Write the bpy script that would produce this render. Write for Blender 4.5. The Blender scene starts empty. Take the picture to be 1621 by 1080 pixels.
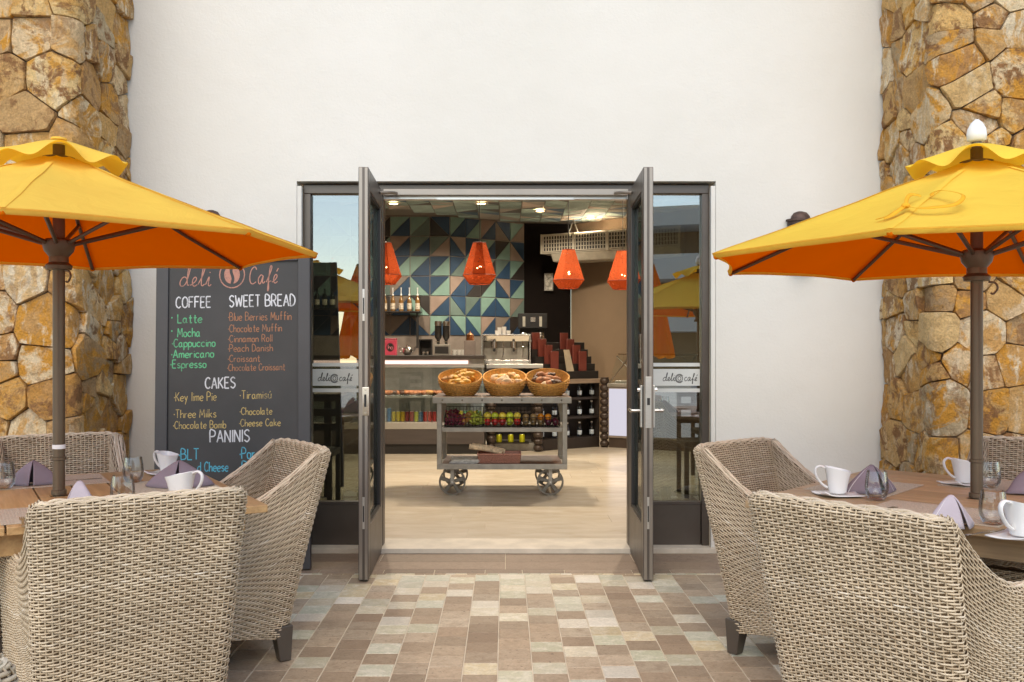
import bpy, bmesh, math, random
import numpy as np
from mathutils import Vector, Matrix, noise as mnoise
R = math.radians
random.seed(7)
scene = bpy.context.scene
COL = scene.collection

# ---------------------------------------------------------------- camera
cam_d = bpy.data.cameras.new('camera')
cam = bpy.data.objects.new('camera', cam_d); COL.objects.link(cam)
cam.location = (0, 0, 1.31); cam.rotation_euler = (R(90), 0, 0)
cam_d.sensor_width = 36; cam_d.lens = 36 * 1466 / 1621
cam_d.shift_x = 0.0065; cam_d.shift_y = 0.00925
cam_d.clip_start = 0.05; cam_d.clip_end = 2000
scene.camera = cam

# ---------------------------------------------------------------- sky, sun, exposure
SUN_DIR = Vector((-0.10, -1.0, 0.98)).normalized()       # towards the sun
elev = math.asin(SUN_DIR.z); azim = math.atan2(SUN_DIR.x, SUN_DIR.y)
world = bpy.data.worlds.new('World'); scene.world = world; world.use_nodes = True
wn = world.node_tree; wn.nodes.clear()
sky = wn.nodes.new('ShaderNodeTexSky'); sky.sky_type = 'NISHITA'; sky.sun_disc = False
sky.sun_elevation = elev; sky.sun_rotation = azim
sky.air_density = 1.0; sky.dust_density = 0.4; sky.ozone_density = 1.0
bg = wn.nodes.new('ShaderNodeBackground'); bg.inputs['Strength'].default_value = 0.15
wo = wn.nodes.new('ShaderNodeOutputWorld')
wn.links.new(sky.outputs[0], bg.inputs[0]); wn.links.new(bg.outputs[0], wo.inputs[0])
sd = bpy.data.lights.new('sun', 'SUN'); sd.energy = 1.15; sd.angle = R(56); sd.color = (1.0, 0.90, 0.74)
sun = bpy.data.objects.new('sun', sd); COL.objects.link(sun)
sun.rotation_euler = SUN_DIR.to_track_quat('Z', 'Y').to_euler(); sun.location = (-6, -10, 14)
vs = scene.view_settings
vs.view_transform = 'Standard'; vs.look = 'None'; vs.gamma = 1.0; vs.use_curve_mapping = False
vs.exposure = 0.96
vs.use_white_balance = True; vs.white_balance_temperature = 7050; vs.white_balance_tint = 10
scene.cycles.max_bounces = 10; scene.cycles.transparent_max_bounces = 16

# ---------------------------------------------------------------- mesh helpers
class MB:
    """collects shapes; build() links them as one mesh object"""
    def __init__(s): s.v = []; s.f = []; s.m = []; s.mi = 0
    def add(s, vs_, fs):
        o = len(s.v); s.v += [tuple(p) for p in vs_]
        for f in fs: s.f.append(tuple(i + o for i in f)); s.m.append(s.mi)
        return s
    def box(s, x0, x1, y0, y1, z0, z1, M=None):
        p = [(x, y, z) for z in (z0, z1) for y in (y0, y1) for x in (x0, x1)]
        if M is not None: p = [M @ Vector(q) for q in p]
        return s.add(p, [(0, 2, 3, 1), (4, 5, 7, 6), (0, 1, 5, 4), (2, 6, 7, 3), (0, 4, 6, 2), (1, 3, 7, 5)])
    def prism(s, pts, z0, z1, M=None):
        n = len(pts)
        p = [(x, y, z0) for x, y in pts] + [(x, y, z1) for x, y in pts]
        if M is not None: p = [M @ Vector(q) for q in p]
        return s.add(p, [tuple(range(n - 1, -1, -1)), tuple(range(n, 2 * n))] + [(i, (i + 1) % n, n + (i + 1) % n, n + i) for i in range(n)])
    def loft(s, rings, caps=True, close=True):
        n = len(rings[0]); p = [q for r in rings for q in r]; f = []
        for k in range(len(rings) - 1):
            for i in range(n if close else n - 1):
                j = (i + 1) % n
                f.append((k * n + i, k * n + j, (k + 1) * n + j, (k + 1) * n + i))
        if caps: f.append(tuple(range(n - 1, -1, -1))); f.append(tuple(range((len(rings) - 1) * n, len(rings) * n)))
        return s.add(p, f)
    def lathe(s, prof, n=20, c=(0, 0, 0), caps=True, M=None):
        rings = []
        for r, z in prof:
            ring = [Vector((c[0] + r * math.cos(2 * math.pi * i / n), c[1] + r * math.sin(2 * math.pi * i / n), c[2] + z)) for i in range(n)]
            if M is not None: ring = [M @ q for q in ring]
            rings.append(ring)
        return s.loft(rings, caps)
    def cyl(s, a, b, r, n=12, r2=None):
        return s.tube([a, b], r, n, r2=r2)
    def tube(s, pts, r, n=8, closed=False, r2=None, flat=None):
        P = [Vector(p) for p in pts]; N = len(P); rings = []; up = None
        for i in range(N):
            if closed: t = P[(i + 1) % N] - P[i - 1]
            else: t = P[min(i + 1, N - 1)] - P[max(i - 1, 0)]
            t.normalize()
            if up is None:
                up = Vector((0, 0, 1)) if abs(t.z) < .9 else Vector((1, 0, 0))
            a = up - t * up.dot(t); a.normalize(); b = t.cross(a); up = a
            rr = r if r2 is None else r + (r2 - r) * i / max(1, N - 1)
            fa = rr if flat is None else flat
            rings.append([P[i] + a * (fa * math.cos(2 * math.pi * k / n)) + b * (rr * math.sin(2 * math.pi * k / n)) for k in range(n)])
        if closed: rings.append(rings[0]); return s.loft(rings, False)
        return s.loft(rings, True)
    def grid(s, G):
        """G[i][j] points"""
        a, b = len(G), len(G[0])
        return s.add([q for r in G for q in r], [(i * b + j, i * b + j + 1, (i + 1) * b + j + 1, (i + 1) * b + j) for i in range(a - 1) for j in range(b - 1)])
    def ball(s, c, r, n=10, sq=(1, 1, 1), M=None):
        k = max(4, n // 2 + 1)
        prof = [(max(1e-4, math.sin(math.pi * i / k)) * 1.0, -math.cos(math.pi * i / k)) for i in range(k + 1)]
        rings = []
        for pr, pz in prof:
            ring = [Vector((c[0] + r * sq[0] * pr * math.cos(2 * math.pi * i / n), c[1] + r * sq[1] * pr * math.sin(2 * math.pi * i / n), c[2] + r * sq[2] * pz)) for i in range(n)]
            if M is not None: ring = [M @ q for q in ring]
            rings.append(ring)
        return s.loft(rings, True)
    def mesh(s, name, mats, smooth=None):
        me = bpy.data.meshes.new(name); me.from_pydata(s.v, [], s.f)
        if not isinstance(mats, (list, tuple)): mats = [mats]
        for m in mats: me.materials.append(m)
        if len(mats) > 1: me.polygons.foreach_set('material_index', s.m)
        bm = bmesh.new(); bm.from_mesh(me); bmesh.ops.recalc_face_normals(bm, faces=bm.faces); bm.to_mesh(me); bm.free()
        if smooth is not None:
            me.polygons.foreach_set('use_smooth', [True] * len(me.polygons))
            me.set_sharp_from_angle(angle=R(smooth))
        me.update(); return me
    def build(s, name, mats, parent=None, smooth=None, bevel=None, loc=None, rot=None):
        return link(name, s.mesh(name, mats, smooth), parent, bevel, loc, rot)

def link(name, me, parent=None, bevel=None, loc=None, rot=None):
    o = bpy.data.objects.new(name, me); COL.objects.link(o)
    if parent is not None: o.parent = parent
    if loc is not None: o.location = loc
    if rot is not None: o.rotation_euler = rot
    if bevel:
        b = o.modifiers.new('bevel', 'BEVEL'); b.width = bevel; b.segments = 2; b.limit_method = 'ANGLE'; b.angle_limit = R(40)
    return o
def tag(o, label=None, cat=None, group=None, kind=None):
    if label: o['label'] = label
    if cat: o['category'] = cat
    if group: o['group'] = group
    if kind: o['kind'] = kind
    return o
def thing(name, label, cat, loc=(0, 0, 0), rz=0, group=None):
    o = bpy.data.objects.new(name, None); COL.objects.link(o); o.empty_display_size = .1
    o.location = loc; o.rotation_euler = (0, 0, rz)
    return tag(o, label, cat, group)
def copy_tree(o, parent=None):
    c = o.copy(); COL.objects.link(c); c.parent = parent
    for ch in [x for x in bpy.data.objects if x.parent == o]: copy_tree(ch, c)
    return c
def bx(*a): return MB().box(*a)
def at(px, py, D):
    """a point of the place seen at that pixel of the photograph, D metres in front of the camera"""
    return Vector(((px - 800) * D / 1466, D, 1.31 - (py - 555) * D / 1466))
def catmull(P, k=6, closed=False):
    P = [Vector(p) for p in P]; n = len(P); out = []
    for i in range(n if closed else n - 1):
        a, b, c, d = (P[(i - 1) % n], P[i], P[(i + 1) % n], P[(i + 2) % n]) if closed else (P[max(i - 1, 0)], P[i], P[i + 1], P[min(i + 2, n - 1)])
        for j in range(k):
            t = j / k
            out.append(.5 * ((2 * b) + (c - a) * t + (2 * a - 5 * b + 4 * c - d) * t * t + (3 * b - a - 3 * c + d) * t ** 3))
    if not closed: out.append(P[-1])
    return out

# ---------------------------------------------------------------- materials
def newmat(name):
    m = bpy.data.materials.new(name); m.use_nodes = True
    nt = m.node_tree; nt.nodes.clear()
    out = nt.nodes.new('ShaderNodeOutputMaterial')
    return m, nt, out
def N(nt, t, **k):
    n = nt.nodes.new(t)
    for a, b in k.items():
        if a.startswith('in_'): n.inputs[a[3:].replace('_', ' ')].default_value = b
        else: setattr(n, a, b)
    return n
def ramp(nt, stops):
    r = nt.nodes.new('ShaderNodeValToRGB'); e = r.color_ramp.elements
    while len(e) < len(stops): e.new(.5)
    for el, (p, c) in zip(e, stops): el.position = p; el.color = (*c, 1) if len(c) == 3 else c
    return r
def coords(nt, scale=(1, 1, 1), rnd=True):
    tc = N(nt, 'ShaderNodeTexCoord'); mp = N(nt, 'ShaderNodeMapping'); mp.inputs['Scale'].default_value = scale
    nt.links.new(tc.outputs['Object'], mp.inputs['Vector'])
    if rnd:
        oi = N(nt, 'ShaderNodeObjectInfo'); mu = N(nt, 'ShaderNodeMath', operation='MULTIPLY'); mu.inputs[1].default_value = 37.0
        cb = N(nt, 'ShaderNodeCombineXYZ')
        nt.links.new(oi.outputs['Random'], mu.inputs[0])
        for k in range(3): nt.links.new(mu.outputs[0], cb.inputs[k])
        nt.links.new(cb.outputs[0], mp.inputs['Location'])
    return mp
def noise(nt, vec, scale, detail=4, rough=.55, dist=0):
    n = N(nt, 'ShaderNodeTexNoise'); n.inputs['Scale'].default_value = scale; n.inputs['Detail'].default_value = detail
    n.inputs['Roughness'].default_value = rough; n.inputs['Distortion'].default_value = dist
    nt.links.new(vec.outputs[0], n.inputs['Vector']); return n
def mixc(nt, f, a, b, mode='MIX'):
    m = N(nt, 'ShaderNodeMix', data_type='RGBA', blend_type=mode)
    for i, x in ((0, f), (6, a), (7, b)):
        if hasattr(x, 'is_linked'): nt.links.new(x, m.inputs[i])
        else: m.inputs[i].default_value = x if i == 0 else (*x, 1)
    return m.outputs[2]
def bump(nt, h, strength, dist, bs):
    b = N(nt, 'ShaderNodeBump'); b.inputs['Strength'].default_value = strength; b.inputs['Distance'].default_value = dist
    nt.links.new(h, b.inputs['Height']); nt.links.new(b.outputs[0], bs.inputs['Normal'])
def mul(c, k): return tuple(min(1, x * k) for x in c)
def M(name, col, rough=.6, metal=0, var=.15, scale=8, bmp=0, bscale=60, stretch=(1, 1, 1), spec=.5, objvar=0, rvar=.1):
    m, nt, out = newmat(name); bs = N(nt, 'ShaderNodeBsdfPrincipled')
    mp = coords(nt, stretch); n = noise(nt, mp, scale, 5)
    r = ramp(nt, [(.3, mul(col, 1 - var)), (.7, mul(col, 1 + var))]); nt.links.new(n.outputs[0], r.inputs[0])
    c = r.outputs[0]
    if objvar:
        oi = N(nt, 'ShaderNodeObjectInfo'); r2 = ramp(nt, [(0, (1 - objvar,) * 3), (1, (1 + objvar,) * 3)])
        nt.links.new(oi.outputs['Random'], r2.inputs[0]); c = mixc(nt, 1.0, c, r2.outputs[0], 'MULTIPLY')
    nt.links.new(c, bs.inputs['Base Color'])
    bs.inputs['Metallic'].default_value = metal; bs.inputs['Specular IOR Level'].default_value = spec
    rr = N(nt, 'ShaderNodeMapRange'); rr.inputs[3].default_value = max(.02, rough - rvar); rr.inputs[4].default_value = min(1, rough + rvar)
    nt.links.new(n.outputs[0], rr.inputs[0]); nt.links.new(rr.outputs[0], bs.inputs['Roughness'])
    if bmp:
        n2 = noise(nt, mp, bscale, 3); bump(nt, n2.outputs[0], .5, bmp, bs)
    nt.links.new(bs.outputs[0], out.inputs[0]); return m
def emit(name, col, k):
    m, nt, out = newmat(name); e = N(nt, 'ShaderNodeEmission'); e.inputs[0].default_value = (*col, 1); e.inputs[1].default_value = k
    nt.links.new(e.outputs[0], out.inputs[0]); return m

def stone_mat():
    m, nt, out = newmat('ledge_stone'); bs = N(nt, 'ShaderNodeBsdfPrincipled'); mp = coords(nt)
    oi = N(nt, 'ShaderNodeObjectInfo')
    base = ramp(nt, [(0, (.46, .22, .075)), (.16, (.68, .40, .14)), (.32, (.80, .56, .26)), (.46, (.52, .28, .10)), (.6, (.86, .68, .43)), (.74, (.62, .37, .14)), (.88, (.50, .32, .16)), (1, (.56, .44, .27))])
    nt.links.new(oi.outputs['Random'], base.inputs[0])
    n1 = noise(nt, mp, 5.0, 8, .68, 1.4); f1 = ramp(nt, [(.47, (0, 0, 0)), (.56, (1, 1, 1))]); nt.links.new(n1.outputs[0], f1.inputs[0])
    def gate(k, lo, hi, fac):                                    # only some of the stones carry this tone
        a = N(nt, 'ShaderNodeMath', operation='MULTIPLY'); a.inputs[1].default_value = k; fr = N(nt, 'ShaderNodeMath', operation='FRACT')
        nt.links.new(oi.outputs['Random'], a.inputs[0]); nt.links.new(a.outputs[0], fr.inputs[0])
        mr = N(nt, 'ShaderNodeMapRange'); mr.inputs[1].default_value = lo; mr.inputs[2].default_value = hi; nt.links.new(fr.outputs[0], mr.inputs[0])
        o = N(nt, 'ShaderNodeMath', operation='MULTIPLY'); nt.links.new(mr.outputs[0], o.inputs[0]); nt.links.new(fac, o.inputs[1]); return o.outputs[0]
    c = mixc(nt, gate(17.3, .0, .6, f1.outputs[0]), base.outputs[0], (.66, .31, .045))
    mp2 = coords(nt, (1.5, 1.5, .6)); n2 = noise(nt, mp2, 8.0, 6, .68, .5); f2 = ramp(nt, [(.51, (0, 0, 0)), (.60, (1, 1, 1))]); nt.links.new(n2.outputs[0], f2.inputs[0])
    c = mixc(nt, gate(29.7, .15, .8, f2.outputs[0]), c, (.80, .66, .46))
    n3 = noise(nt, mp, 10, 7, .7, .4); f3 = ramp(nt, [(.42, (1, 1, 1)), (.50, (0, 0, 0))]); nt.links.new(n3.outputs[0], f3.inputs[0])
    c = mixc(nt, gate(11.9, .0, .8, f3.outputs[0]), c, (.30, .145, .055))
    n4 = noise(nt, mp, 90, 4, .7); r4 = ramp(nt, [(.3, (.72,) * 3), (.7, (1.2,) * 3)]); nt.links.new(n4.outputs[0], r4.inputs[0])
    c = mixc(nt, 1.0, c, r4.outputs[0], 'MULTIPLY')
    nt.links.new(c, bs.inputs['Base Color']); bs.inputs['Roughness'].default_value = .78; bs.inputs['Specular IOR Level'].default_value = .3
    n5 = noise(nt, mp, 22, 9, .74, .8); bump(nt, n5.outputs[0], 1.0, .032, bs)
    nt.links.new(bs.outputs[0], out.inputs[0]); return m
def tile_mat(name, stops, vein, pits=True, rough=.55):
    m, nt, out = newmat(name); bs = N(nt, 'ShaderNodeBsdfPrincipled'); mp = coords(nt, (1, 1.25, 1))
    oi = N(nt, 'ShaderNodeObjectInfo'); b = ramp(nt, stops); nt.links.new(oi.outputs['Random'], b.inputs[0])
    n1 = noise(nt, mp, 19, 7, .65, .4); f1 = ramp(nt, [(.45, (0, 0, 0)), (.72, (.75,) * 3)]); nt.links.new(n1.outputs[0], f1.inputs[0])
    c = mixc(nt, f1.outputs[0], b.outputs[0], vein)
    ml = N(nt, 'ShaderNodeMath', operation='MULTIPLY'); ml.inputs[1].default_value = 23.7; fr = N(nt, 'ShaderNodeMath', operation='FRACT'); nt.links.new(oi.outputs['Random'], ml.inputs[0]); nt.links.new(ml.outputs[0], fr.inputs[0])
    rv = ramp(nt, [(0, (.86,) * 3), (1, (1.18,) * 3)]); nt.links.new(fr.outputs[0], rv.inputs[0]); c = mixc(nt, 1.0, c, rv.outputs[0], 'MULTIPLY')
    n2 = noise(nt, mp, 90, 5, .7); r2 = ramp(nt, [(.3, (.8,) * 3), (.65, (1.12,) * 3)]); nt.links.new(n2.outputs[0], r2.inputs[0])
    c = mixc(nt, 1.0, c, r2.outputs[0], 'MULTIPLY')
    if pits:
        n3 = noise(nt, mp, 48, 3, .5); f3 = ramp(nt, [(.27, (1, 1, 1)), (.33, (0, 0, 0))]); nt.links.new(n3.outputs[0], f3.inputs[0])
        c = mixc(nt, f3.outputs[0], c, (.12, .085, .06))
    nt.links.new(c, bs.inputs['Base Color']); bs.inputs['Roughness'].default_value = rough; bs.inputs['Specular IOR Level'].default_value = .35
    bump(nt, n2.outputs[0], .4, .003, bs); nt.links.new(bs.outputs[0], out.inputs[0]); return m
def wood_mat(name, a, b, rough=.5, axis=(1, 14, 14), ov=.16):
    m, nt, out = newmat(name); bs = N(nt, 'ShaderNodeBsdfPrincipled'); mp = coords(nt, axis)
    n1 = noise(nt, mp, 3.2, 6, .6, .5); r = ramp(nt, [(.28, a), (.72, b)]); nt.links.new(n1.outputs[0], r.inputs[0])
    oi = N(nt, 'ShaderNodeObjectInfo'); r2 = ramp(nt, [(0, (1 - ov,) * 3), (1, (1 + ov,) * 3)]); nt.links.new(oi.outputs['Random'], r2.inputs[0])
    c = mixc(nt, 1.0, r.outputs[0], r2.outputs[0], 'MULTIPLY')
    nt.links.new(c, bs.inputs['Base Color']); bs.inputs['Roughness'].default_value = rough
    bump(nt, n1.outputs[0], .25, .003, bs); nt.links.new(bs.outputs[0], out.inputs[0]); return m
def wicker_mat():
    m, nt, out = newmat('wicker_strand'); bs = N(nt, 'ShaderNodeBsdfPrincipled')
    at_ = N(nt, 'ShaderNodeAttribute', attribute_name='tint')
    r = ramp(nt, [(0, (.34, .24, .14)), (.45, (.60, .475, .325)), (.8, (.70, .575, .415)), (1, (.80, .70, .56))]); nt.links.new(at_.outputs['Fac'], r.inputs[0])
    mp = coords(nt); n1 = noise(nt, mp, 9, 4); r1 = ramp(nt, [(.3, (.86,) * 3), (.7, (1.1,) * 3)]); nt.links.new(n1.outputs[0], r1.inputs[0])
    c = mixc(nt, 1.0, r.outputs[0], r1.outputs[0], 'MULTIPLY')
    nt.links.new(c, bs.inputs['Base Color']); bs.inputs['Roughness'].default_value = .5; bs.inputs['Specular IOR Level'].default_value = .4
    nt.links.new(bs.outputs[0], out.inputs[0]); return m
def cloth_mat(name, col, trans, f=.45, weave=900):
    m, nt, out = newmat(name); d = N(nt, 'ShaderNodeBsdfDiffuse'); t = N(nt, 'ShaderNodeBsdfTranslucent'); mx = N(nt, 'ShaderNodeMixShader')
    mp = coords(nt); n1 = noise(nt, mp, 3, 4); r1 = ramp(nt, [(.3, mul(col, .93)), (.7, mul(col, 1.05))]); nt.links.new(n1.outputs[0], r1.inputs[0])
    nt.links.new(r1.outputs[0], d.inputs[0]); t.inputs[0].default_value = (*trans, 1); mx.inputs[0].default_value = f
    n2 = noise(nt, mp, 7, 3, .5, 1.0); b = N(nt, 'ShaderNodeBump'); b.inputs['Strength'].default_value = .35; b.inputs['Distance'].default_value = .03
    nt.links.new(n2.outputs[0], b.inputs['Height']); nt.links.new(b.outputs[0], d.inputs['Normal'])
    nt.links.new(d.outputs[0], mx.inputs[1]); nt.links.new(t.outputs[0], mx.inputs[2]); nt.links.new(mx.outputs[0], out.inputs[0]); return m
def glass_mat(name, tint, refl, rough=0.0, fres=True):
    m, nt, out = newmat(name); t = N(nt, 'ShaderNodeBsdfTransparent'); g = N(nt, 'ShaderNodeBsdfGlossy'); mx = N(nt, 'ShaderNodeMixShader')
    t.inputs[0].default_value = (*tint, 1); g.inputs['Roughness'].default_value = rough
    lw = N(nt, 'ShaderNodeLayerWeight'); lw.inputs[0].default_value = .25
    mr = N(nt, 'ShaderNodeMapRange'); mr.inputs[3].default_value = refl; mr.inputs[4].default_value = min(1, refl + .7)
    nt.links.new(lw.outputs['Facing'] if not fres else lw.outputs['Fresnel'], mr.inputs[0]); nt.links.new(mr.outputs[0], mx.inputs[0])
    nt.links.new(t.outputs[0], mx.inputs[1]); nt.links.new(g.outputs[0], mx.inputs[2]); nt.links.new(mx.outputs[0], out.inputs[0]); return m
def shade_mat():
    m, nt, out = newmat('woven_red_shade'); d = N(nt, 'ShaderNodeBsdfDiffuse'); t = N(nt, 'ShaderNodeBsdfTranslucent'); mx = N(nt, 'ShaderNodeMixShader')
    d.inputs[0].default_value = (.40, .090, .036, 1); t.inputs[0].default_value = (.36, .070, .025, 1); mx.inputs[0].default_value = .35
    tr = N(nt, 'ShaderNodeBsdfTransparent'); mx2 = N(nt, 'ShaderNodeMixShader')
    mp = coords(nt, (1, 1, 1)); v = N(nt, 'ShaderNodeTexVoronoi'); v.inputs['Scale'].default_value = 52; nt.links.new(mp.outputs[0], v.inputs['Vector'])
    f = ramp(nt, [(.22, (1, 1, 1)), (.30, (0, 0, 0))]); nt.links.new(v.outputs['Distance'], f.inputs[0])
    nt.links.new(d.outputs[0], mx.inputs[1]); nt.links.new(t.outputs[0], mx.inputs[2])
    nt.links.new(f.outputs[0], mx2.inputs[0]); nt.links.new(mx.outputs[0], mx2.inputs[1]); nt.links.new(tr.outputs[0], mx2.inputs[2])
    nt.links.new(mx2.outputs[0], out.inputs[0]); return m
def plaster_mat():
    m, nt, out = newmat('white_stucco'); bs = N(nt, 'ShaderNodeBsdfPrincipled'); mp = coords(nt, rnd=False)
    n = noise(nt, mp, .9, 6, .6); r = ramp(nt, [(.3, (.645, .625, .58)), (.7, (.685, .665, .625))]); nt.links.new(n.outputs[0], r.inputs[0])
    nt.links.new(r.outputs[0], bs.inputs['Base Color']); bs.inputs['Roughness'].default_value = .85; bs.inputs['Specular IOR Level'].default_value = .2
    n2 = noise(nt, mp, 55, 6, .65); n3 = noise(nt, mp, 2.2, 3); ad = N(nt, 'ShaderNodeMath', operation='MULTIPLY_ADD'); ad.inputs[1].default_value = 6
    nt.links.new(n3.outputs[0], ad.inputs[0]); nt.links.new(n2.outputs[0], ad.inputs[2])
    bump(nt, ad.outputs[0], .35, .006, bs); nt.links.new(bs.outputs[0], out.inputs[0]); return m

m_stone = stone_mat()
m_joint = M('dark_joint', (.16, .11, .07), .95, bmp=.01)
m_wall = plaster_mat()
m_trav = tile_mat('brown_travertine', [(0, (.30, .21, .14)), (.2, (.42, .315, .215)), (.4, (.34, .25, .17)), (.6, (.49, .38, .265)), (.8, (.38, .285, .195)), (1, (.54, .44, .32))], (.28, .195, .125))
m_quartz = tile_mat('pale_quartzite', [(0, (.46, .46, .32)), (.25, (.58, .51, .36)), (.45, (.66, .61, .51)), (.62, (.58, .46, .26)), (.8, (.54, .51, .38)), (1, (.47, .48, .37))], (.78, .72, .61), False, .45)
m_slab = tile_mat('brown_slab', [(0, (.25, .18, .13)), (1, (.34, .255, .185))], (.20, .14, .10))
m_grout = M('sand_grout', (.66, .57, .43), .9, bmp=.002)
m_marble = wood_mat('cream_veined_floor', (.58, .50, .385), (.73, .66, .55), .22, (1.0, 2.4, 3), .03)
m_sill = M('cream_sill', (.60, .54, .45), .5)
m_bronze = M('bronze_frame', (.115, .098, .085), .38, .55, .08, 5)
m_bronze_lt = M('bronze_edge', (.30, .265, .23), .36, .7, .08, 5)
m_alu = M('brushed_aluminium', (.60, .585, .55), .35, .9, .06, 30, stretch=(1, 1, 8))
m_steel = M('steel', (.55, .54, .52), .25, 1, .06, 20)
m_chrome = M('chrome', (.72, .71, .69), .12, 1, .03)
m_castiron = M('worn_cast_metal', (.20, .185, .16), .5, .7, .25, 14, bmp=.002)
m_galv = M('worn_grey_steel', (.33, .315, .285), .5, .6, .22, 10, bmp=.002)
m_black = M('matt_black', (.018, .016, .015), .5, 0, .2)
m_blackwood = M('black_stained_wood', (.028, .021, .018), .5, 0, .25, 6, stretch=(1, 1, .2))
m_blackgloss = M('black_plastic', (.02, .02, .02), .2)
m_pane = glass_mat('coated_window_glass', (.62, .66, .61), .27, 0, True)
m_doorglass = glass_mat('door_glass', (.72, .80, .76), .10)
m_case = glass_mat('case_glass', (.90, .94, .92), .05)
m_drink = glass_mat('drinking_glass', (.97, .98, .98), .03, .0, True)
m_frost = M('frosted_film', (.62, .63, .61), .6, var=.04)
m_wicker = wicker_mat()
m_wback = M('wicker_underlayer', (.19, .12, .062), .7, 0, .2, 30)
m_leg = M('brown_grey_leg', (.105, .085, .068), .4, .2, .1)
m_teak = wood_mat('oiled_teak', (.36, .20, .08), (.56, .35, .155), .42, (1, 16, 16))
m_teak2 = wood_mat('weathered_teak', (.34, .215, .11), (.50, .34, .185), .45, (1, 16, 16))
m_canopy = cloth_mat('orange_canopy', (.98, .71, .13), (1.0, .50, .03), .36)
m_under = cloth_mat('orange_cloth_underglow', (.86, .25, .010), (1.0, .30, .006), .55)  # glow through the canvas painted in as orange; doubles as plain orange cloth
m_canopy_r = cloth_mat('yellow_orange_canopy', (.98, .745, .11), (1.0, .50, .03), .36)
m_pole = M('bronze_pole', (.135, .095, .06), .42, .5, .08)
m_white = M('white_porcelain', (.80, .79, .77), .18, 0, .02)
m_nap = M('mauve_napkin', (.24, .19, .22), .9, 0, .1, 12, bmp=.001, bscale=700)
m_napl = M('pale_mauve_napkin', (.46, .41, .45), .9, 0, .08, 12, bmp=.001, bscale=700)
m_stripe = M('white_stitch', (.75, .74, .74), .8)
m_strap = cloth_mat('orange_strap', (.92, .50, .05), (1, .4, .02), .2)
m_mat = M('woven_placemat', (.47, .395, .30), .8, 0, .35, 260, bmp=.002, bscale=420)
m_board = M('slate_paint', (.050, .048, .047), .75, 0, .22, 3, bmp=.0008)
m_bframe = M('charcoal_frame', (.056, .054, .056), .6, 0, .1)
def chalk_mat(name, col):
    m, nt, out = newmat(name); bs = N(nt, 'ShaderNodeBsdfPrincipled'); bs.inputs['Roughness'].default_value = .95; mp = coords(nt)
    n = noise(nt, mp, 210, 3, .7); n2 = noise(nt, mp, 14, 3); ad = N(nt, 'ShaderNodeMath', operation='ADD'); nt.links.new(n.outputs[0], ad.inputs[0]); nt.links.new(n2.outputs[0], ad.inputs[1])
    r = ramp(nt, [(.33, (.085, .082, .08)), (.49, mul(col, 1.08))]); mh = N(nt, 'ShaderNodeMath', operation='MULTIPLY'); mh.inputs[1].default_value = .5
    nt.links.new(ad.outputs[0], mh.inputs[0]); nt.links.new(mh.outputs[0], r.inputs[0]); nt.links.new(r.outputs[0], bs.inputs['Base Color']); nt.links.new(bs.outputs[0], out.inputs[0]); return m
m_chalk = {k: chalk_mat('chalk_' + k, c) for k, c in dict(white=(.56, .56, .58), pink=(.42, .20, .15), green=(.10, .40, .20), brown=(.33, .15, .08), yellow=(.46, .34, .13), blue=(.08, .38, .50)).items()}
m_print = M('dark_print', (.06, .06, .06), .6)
m_lantern = M('rusty_bronze', (.09, .055, .045), .6, .5, .4, 25)
# interior
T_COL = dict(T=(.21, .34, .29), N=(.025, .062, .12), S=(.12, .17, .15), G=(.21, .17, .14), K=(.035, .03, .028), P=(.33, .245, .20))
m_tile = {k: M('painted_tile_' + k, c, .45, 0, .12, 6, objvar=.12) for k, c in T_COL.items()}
C_COL = dict(T=(.50, .64, .60), N=(.13, .21, .30), S=(.34, .44, .41), G=(.46, .42, .37), K=(.15, .14, .135), P=(.68, .57, .49))  # wall tile palette lifted, making up for light the ceiling lacks
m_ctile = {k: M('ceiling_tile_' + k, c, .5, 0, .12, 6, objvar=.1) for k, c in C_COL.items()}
m_taupe = M('taupe_wall', (.25, .17, .105), .8, 0, .08, 2)
m_darkwall = M('espresso_brown_wall', (.010, .007, .006), .9, spec=.1)
m_splash = M('taupe_backsplash', (.26, .22, .19), .4)
m_shade = shade_mat()
m_bulb = emit('lit_bulb', (1, .62, .28), 14)
m_down = emit('lit_downlight', (1, .72, .38), 9)
m_tube = emit('lit_tube', (1, .66, .60), .95)
m_lit = emit('lit_freezer_panel', (.82, .82, 1.0), .42)
m_red = M('dark_red_box', (.16, .035, .025), .5)
m_basket = M('honey_wicker', (.86, .42, .11), .5, 0, .3, 60)
m_tray = M('pinkish_wicker', (.45, .22, .17), .7, 0, .35, 120)
m_wire = M('black_wire', (.035, .032, .03), .4, .6)

# ---------------------------------------------------------------- ground and patio
m_far = M('pale_paving', (.66, .60, .51), .8, 0, .15, 2)
tag(MB().add([(-60, -90, -.06), (60, -90, -.06), (60, 40, -.06), (-60, 40, -.06)], [(0, 1, 2, 3)]).build('ground', m_far), kind='structure')
patio = tag(bx(-5.2, 5.2, -2.0, 5.98, -.05, -.0012).build('patio_floor', m_grout), kind='structure')
TW, TL = .143, .138
rt = random.Random(11)
tile_mesh = {}
def tilem(k, rows, mats):
    key = (k, rows)
    if key not in tile_mesh:
        w, l = TW / 2 - .0026, TL * rows / 2 - .0017; c = .0018
        b = MB(); b.loft([[(-w, -l, -.012), (w, -l, -.012), (w, l, -.012), (-w, l, -.012)], [(-w, -l, -.002), (w, -l, -.002), (w, l, -.002), (-w, l, -.002)],
                          [(-w + c, -l + c, 0), (w - c, -l + c, 0), (w - c, l - c, 0), (-w + c, l - c, 0)]])
        tile_mesh[key] = b.mesh('floor_tile', mats)
    return tile_mesh[key]
rest = MB()
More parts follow.
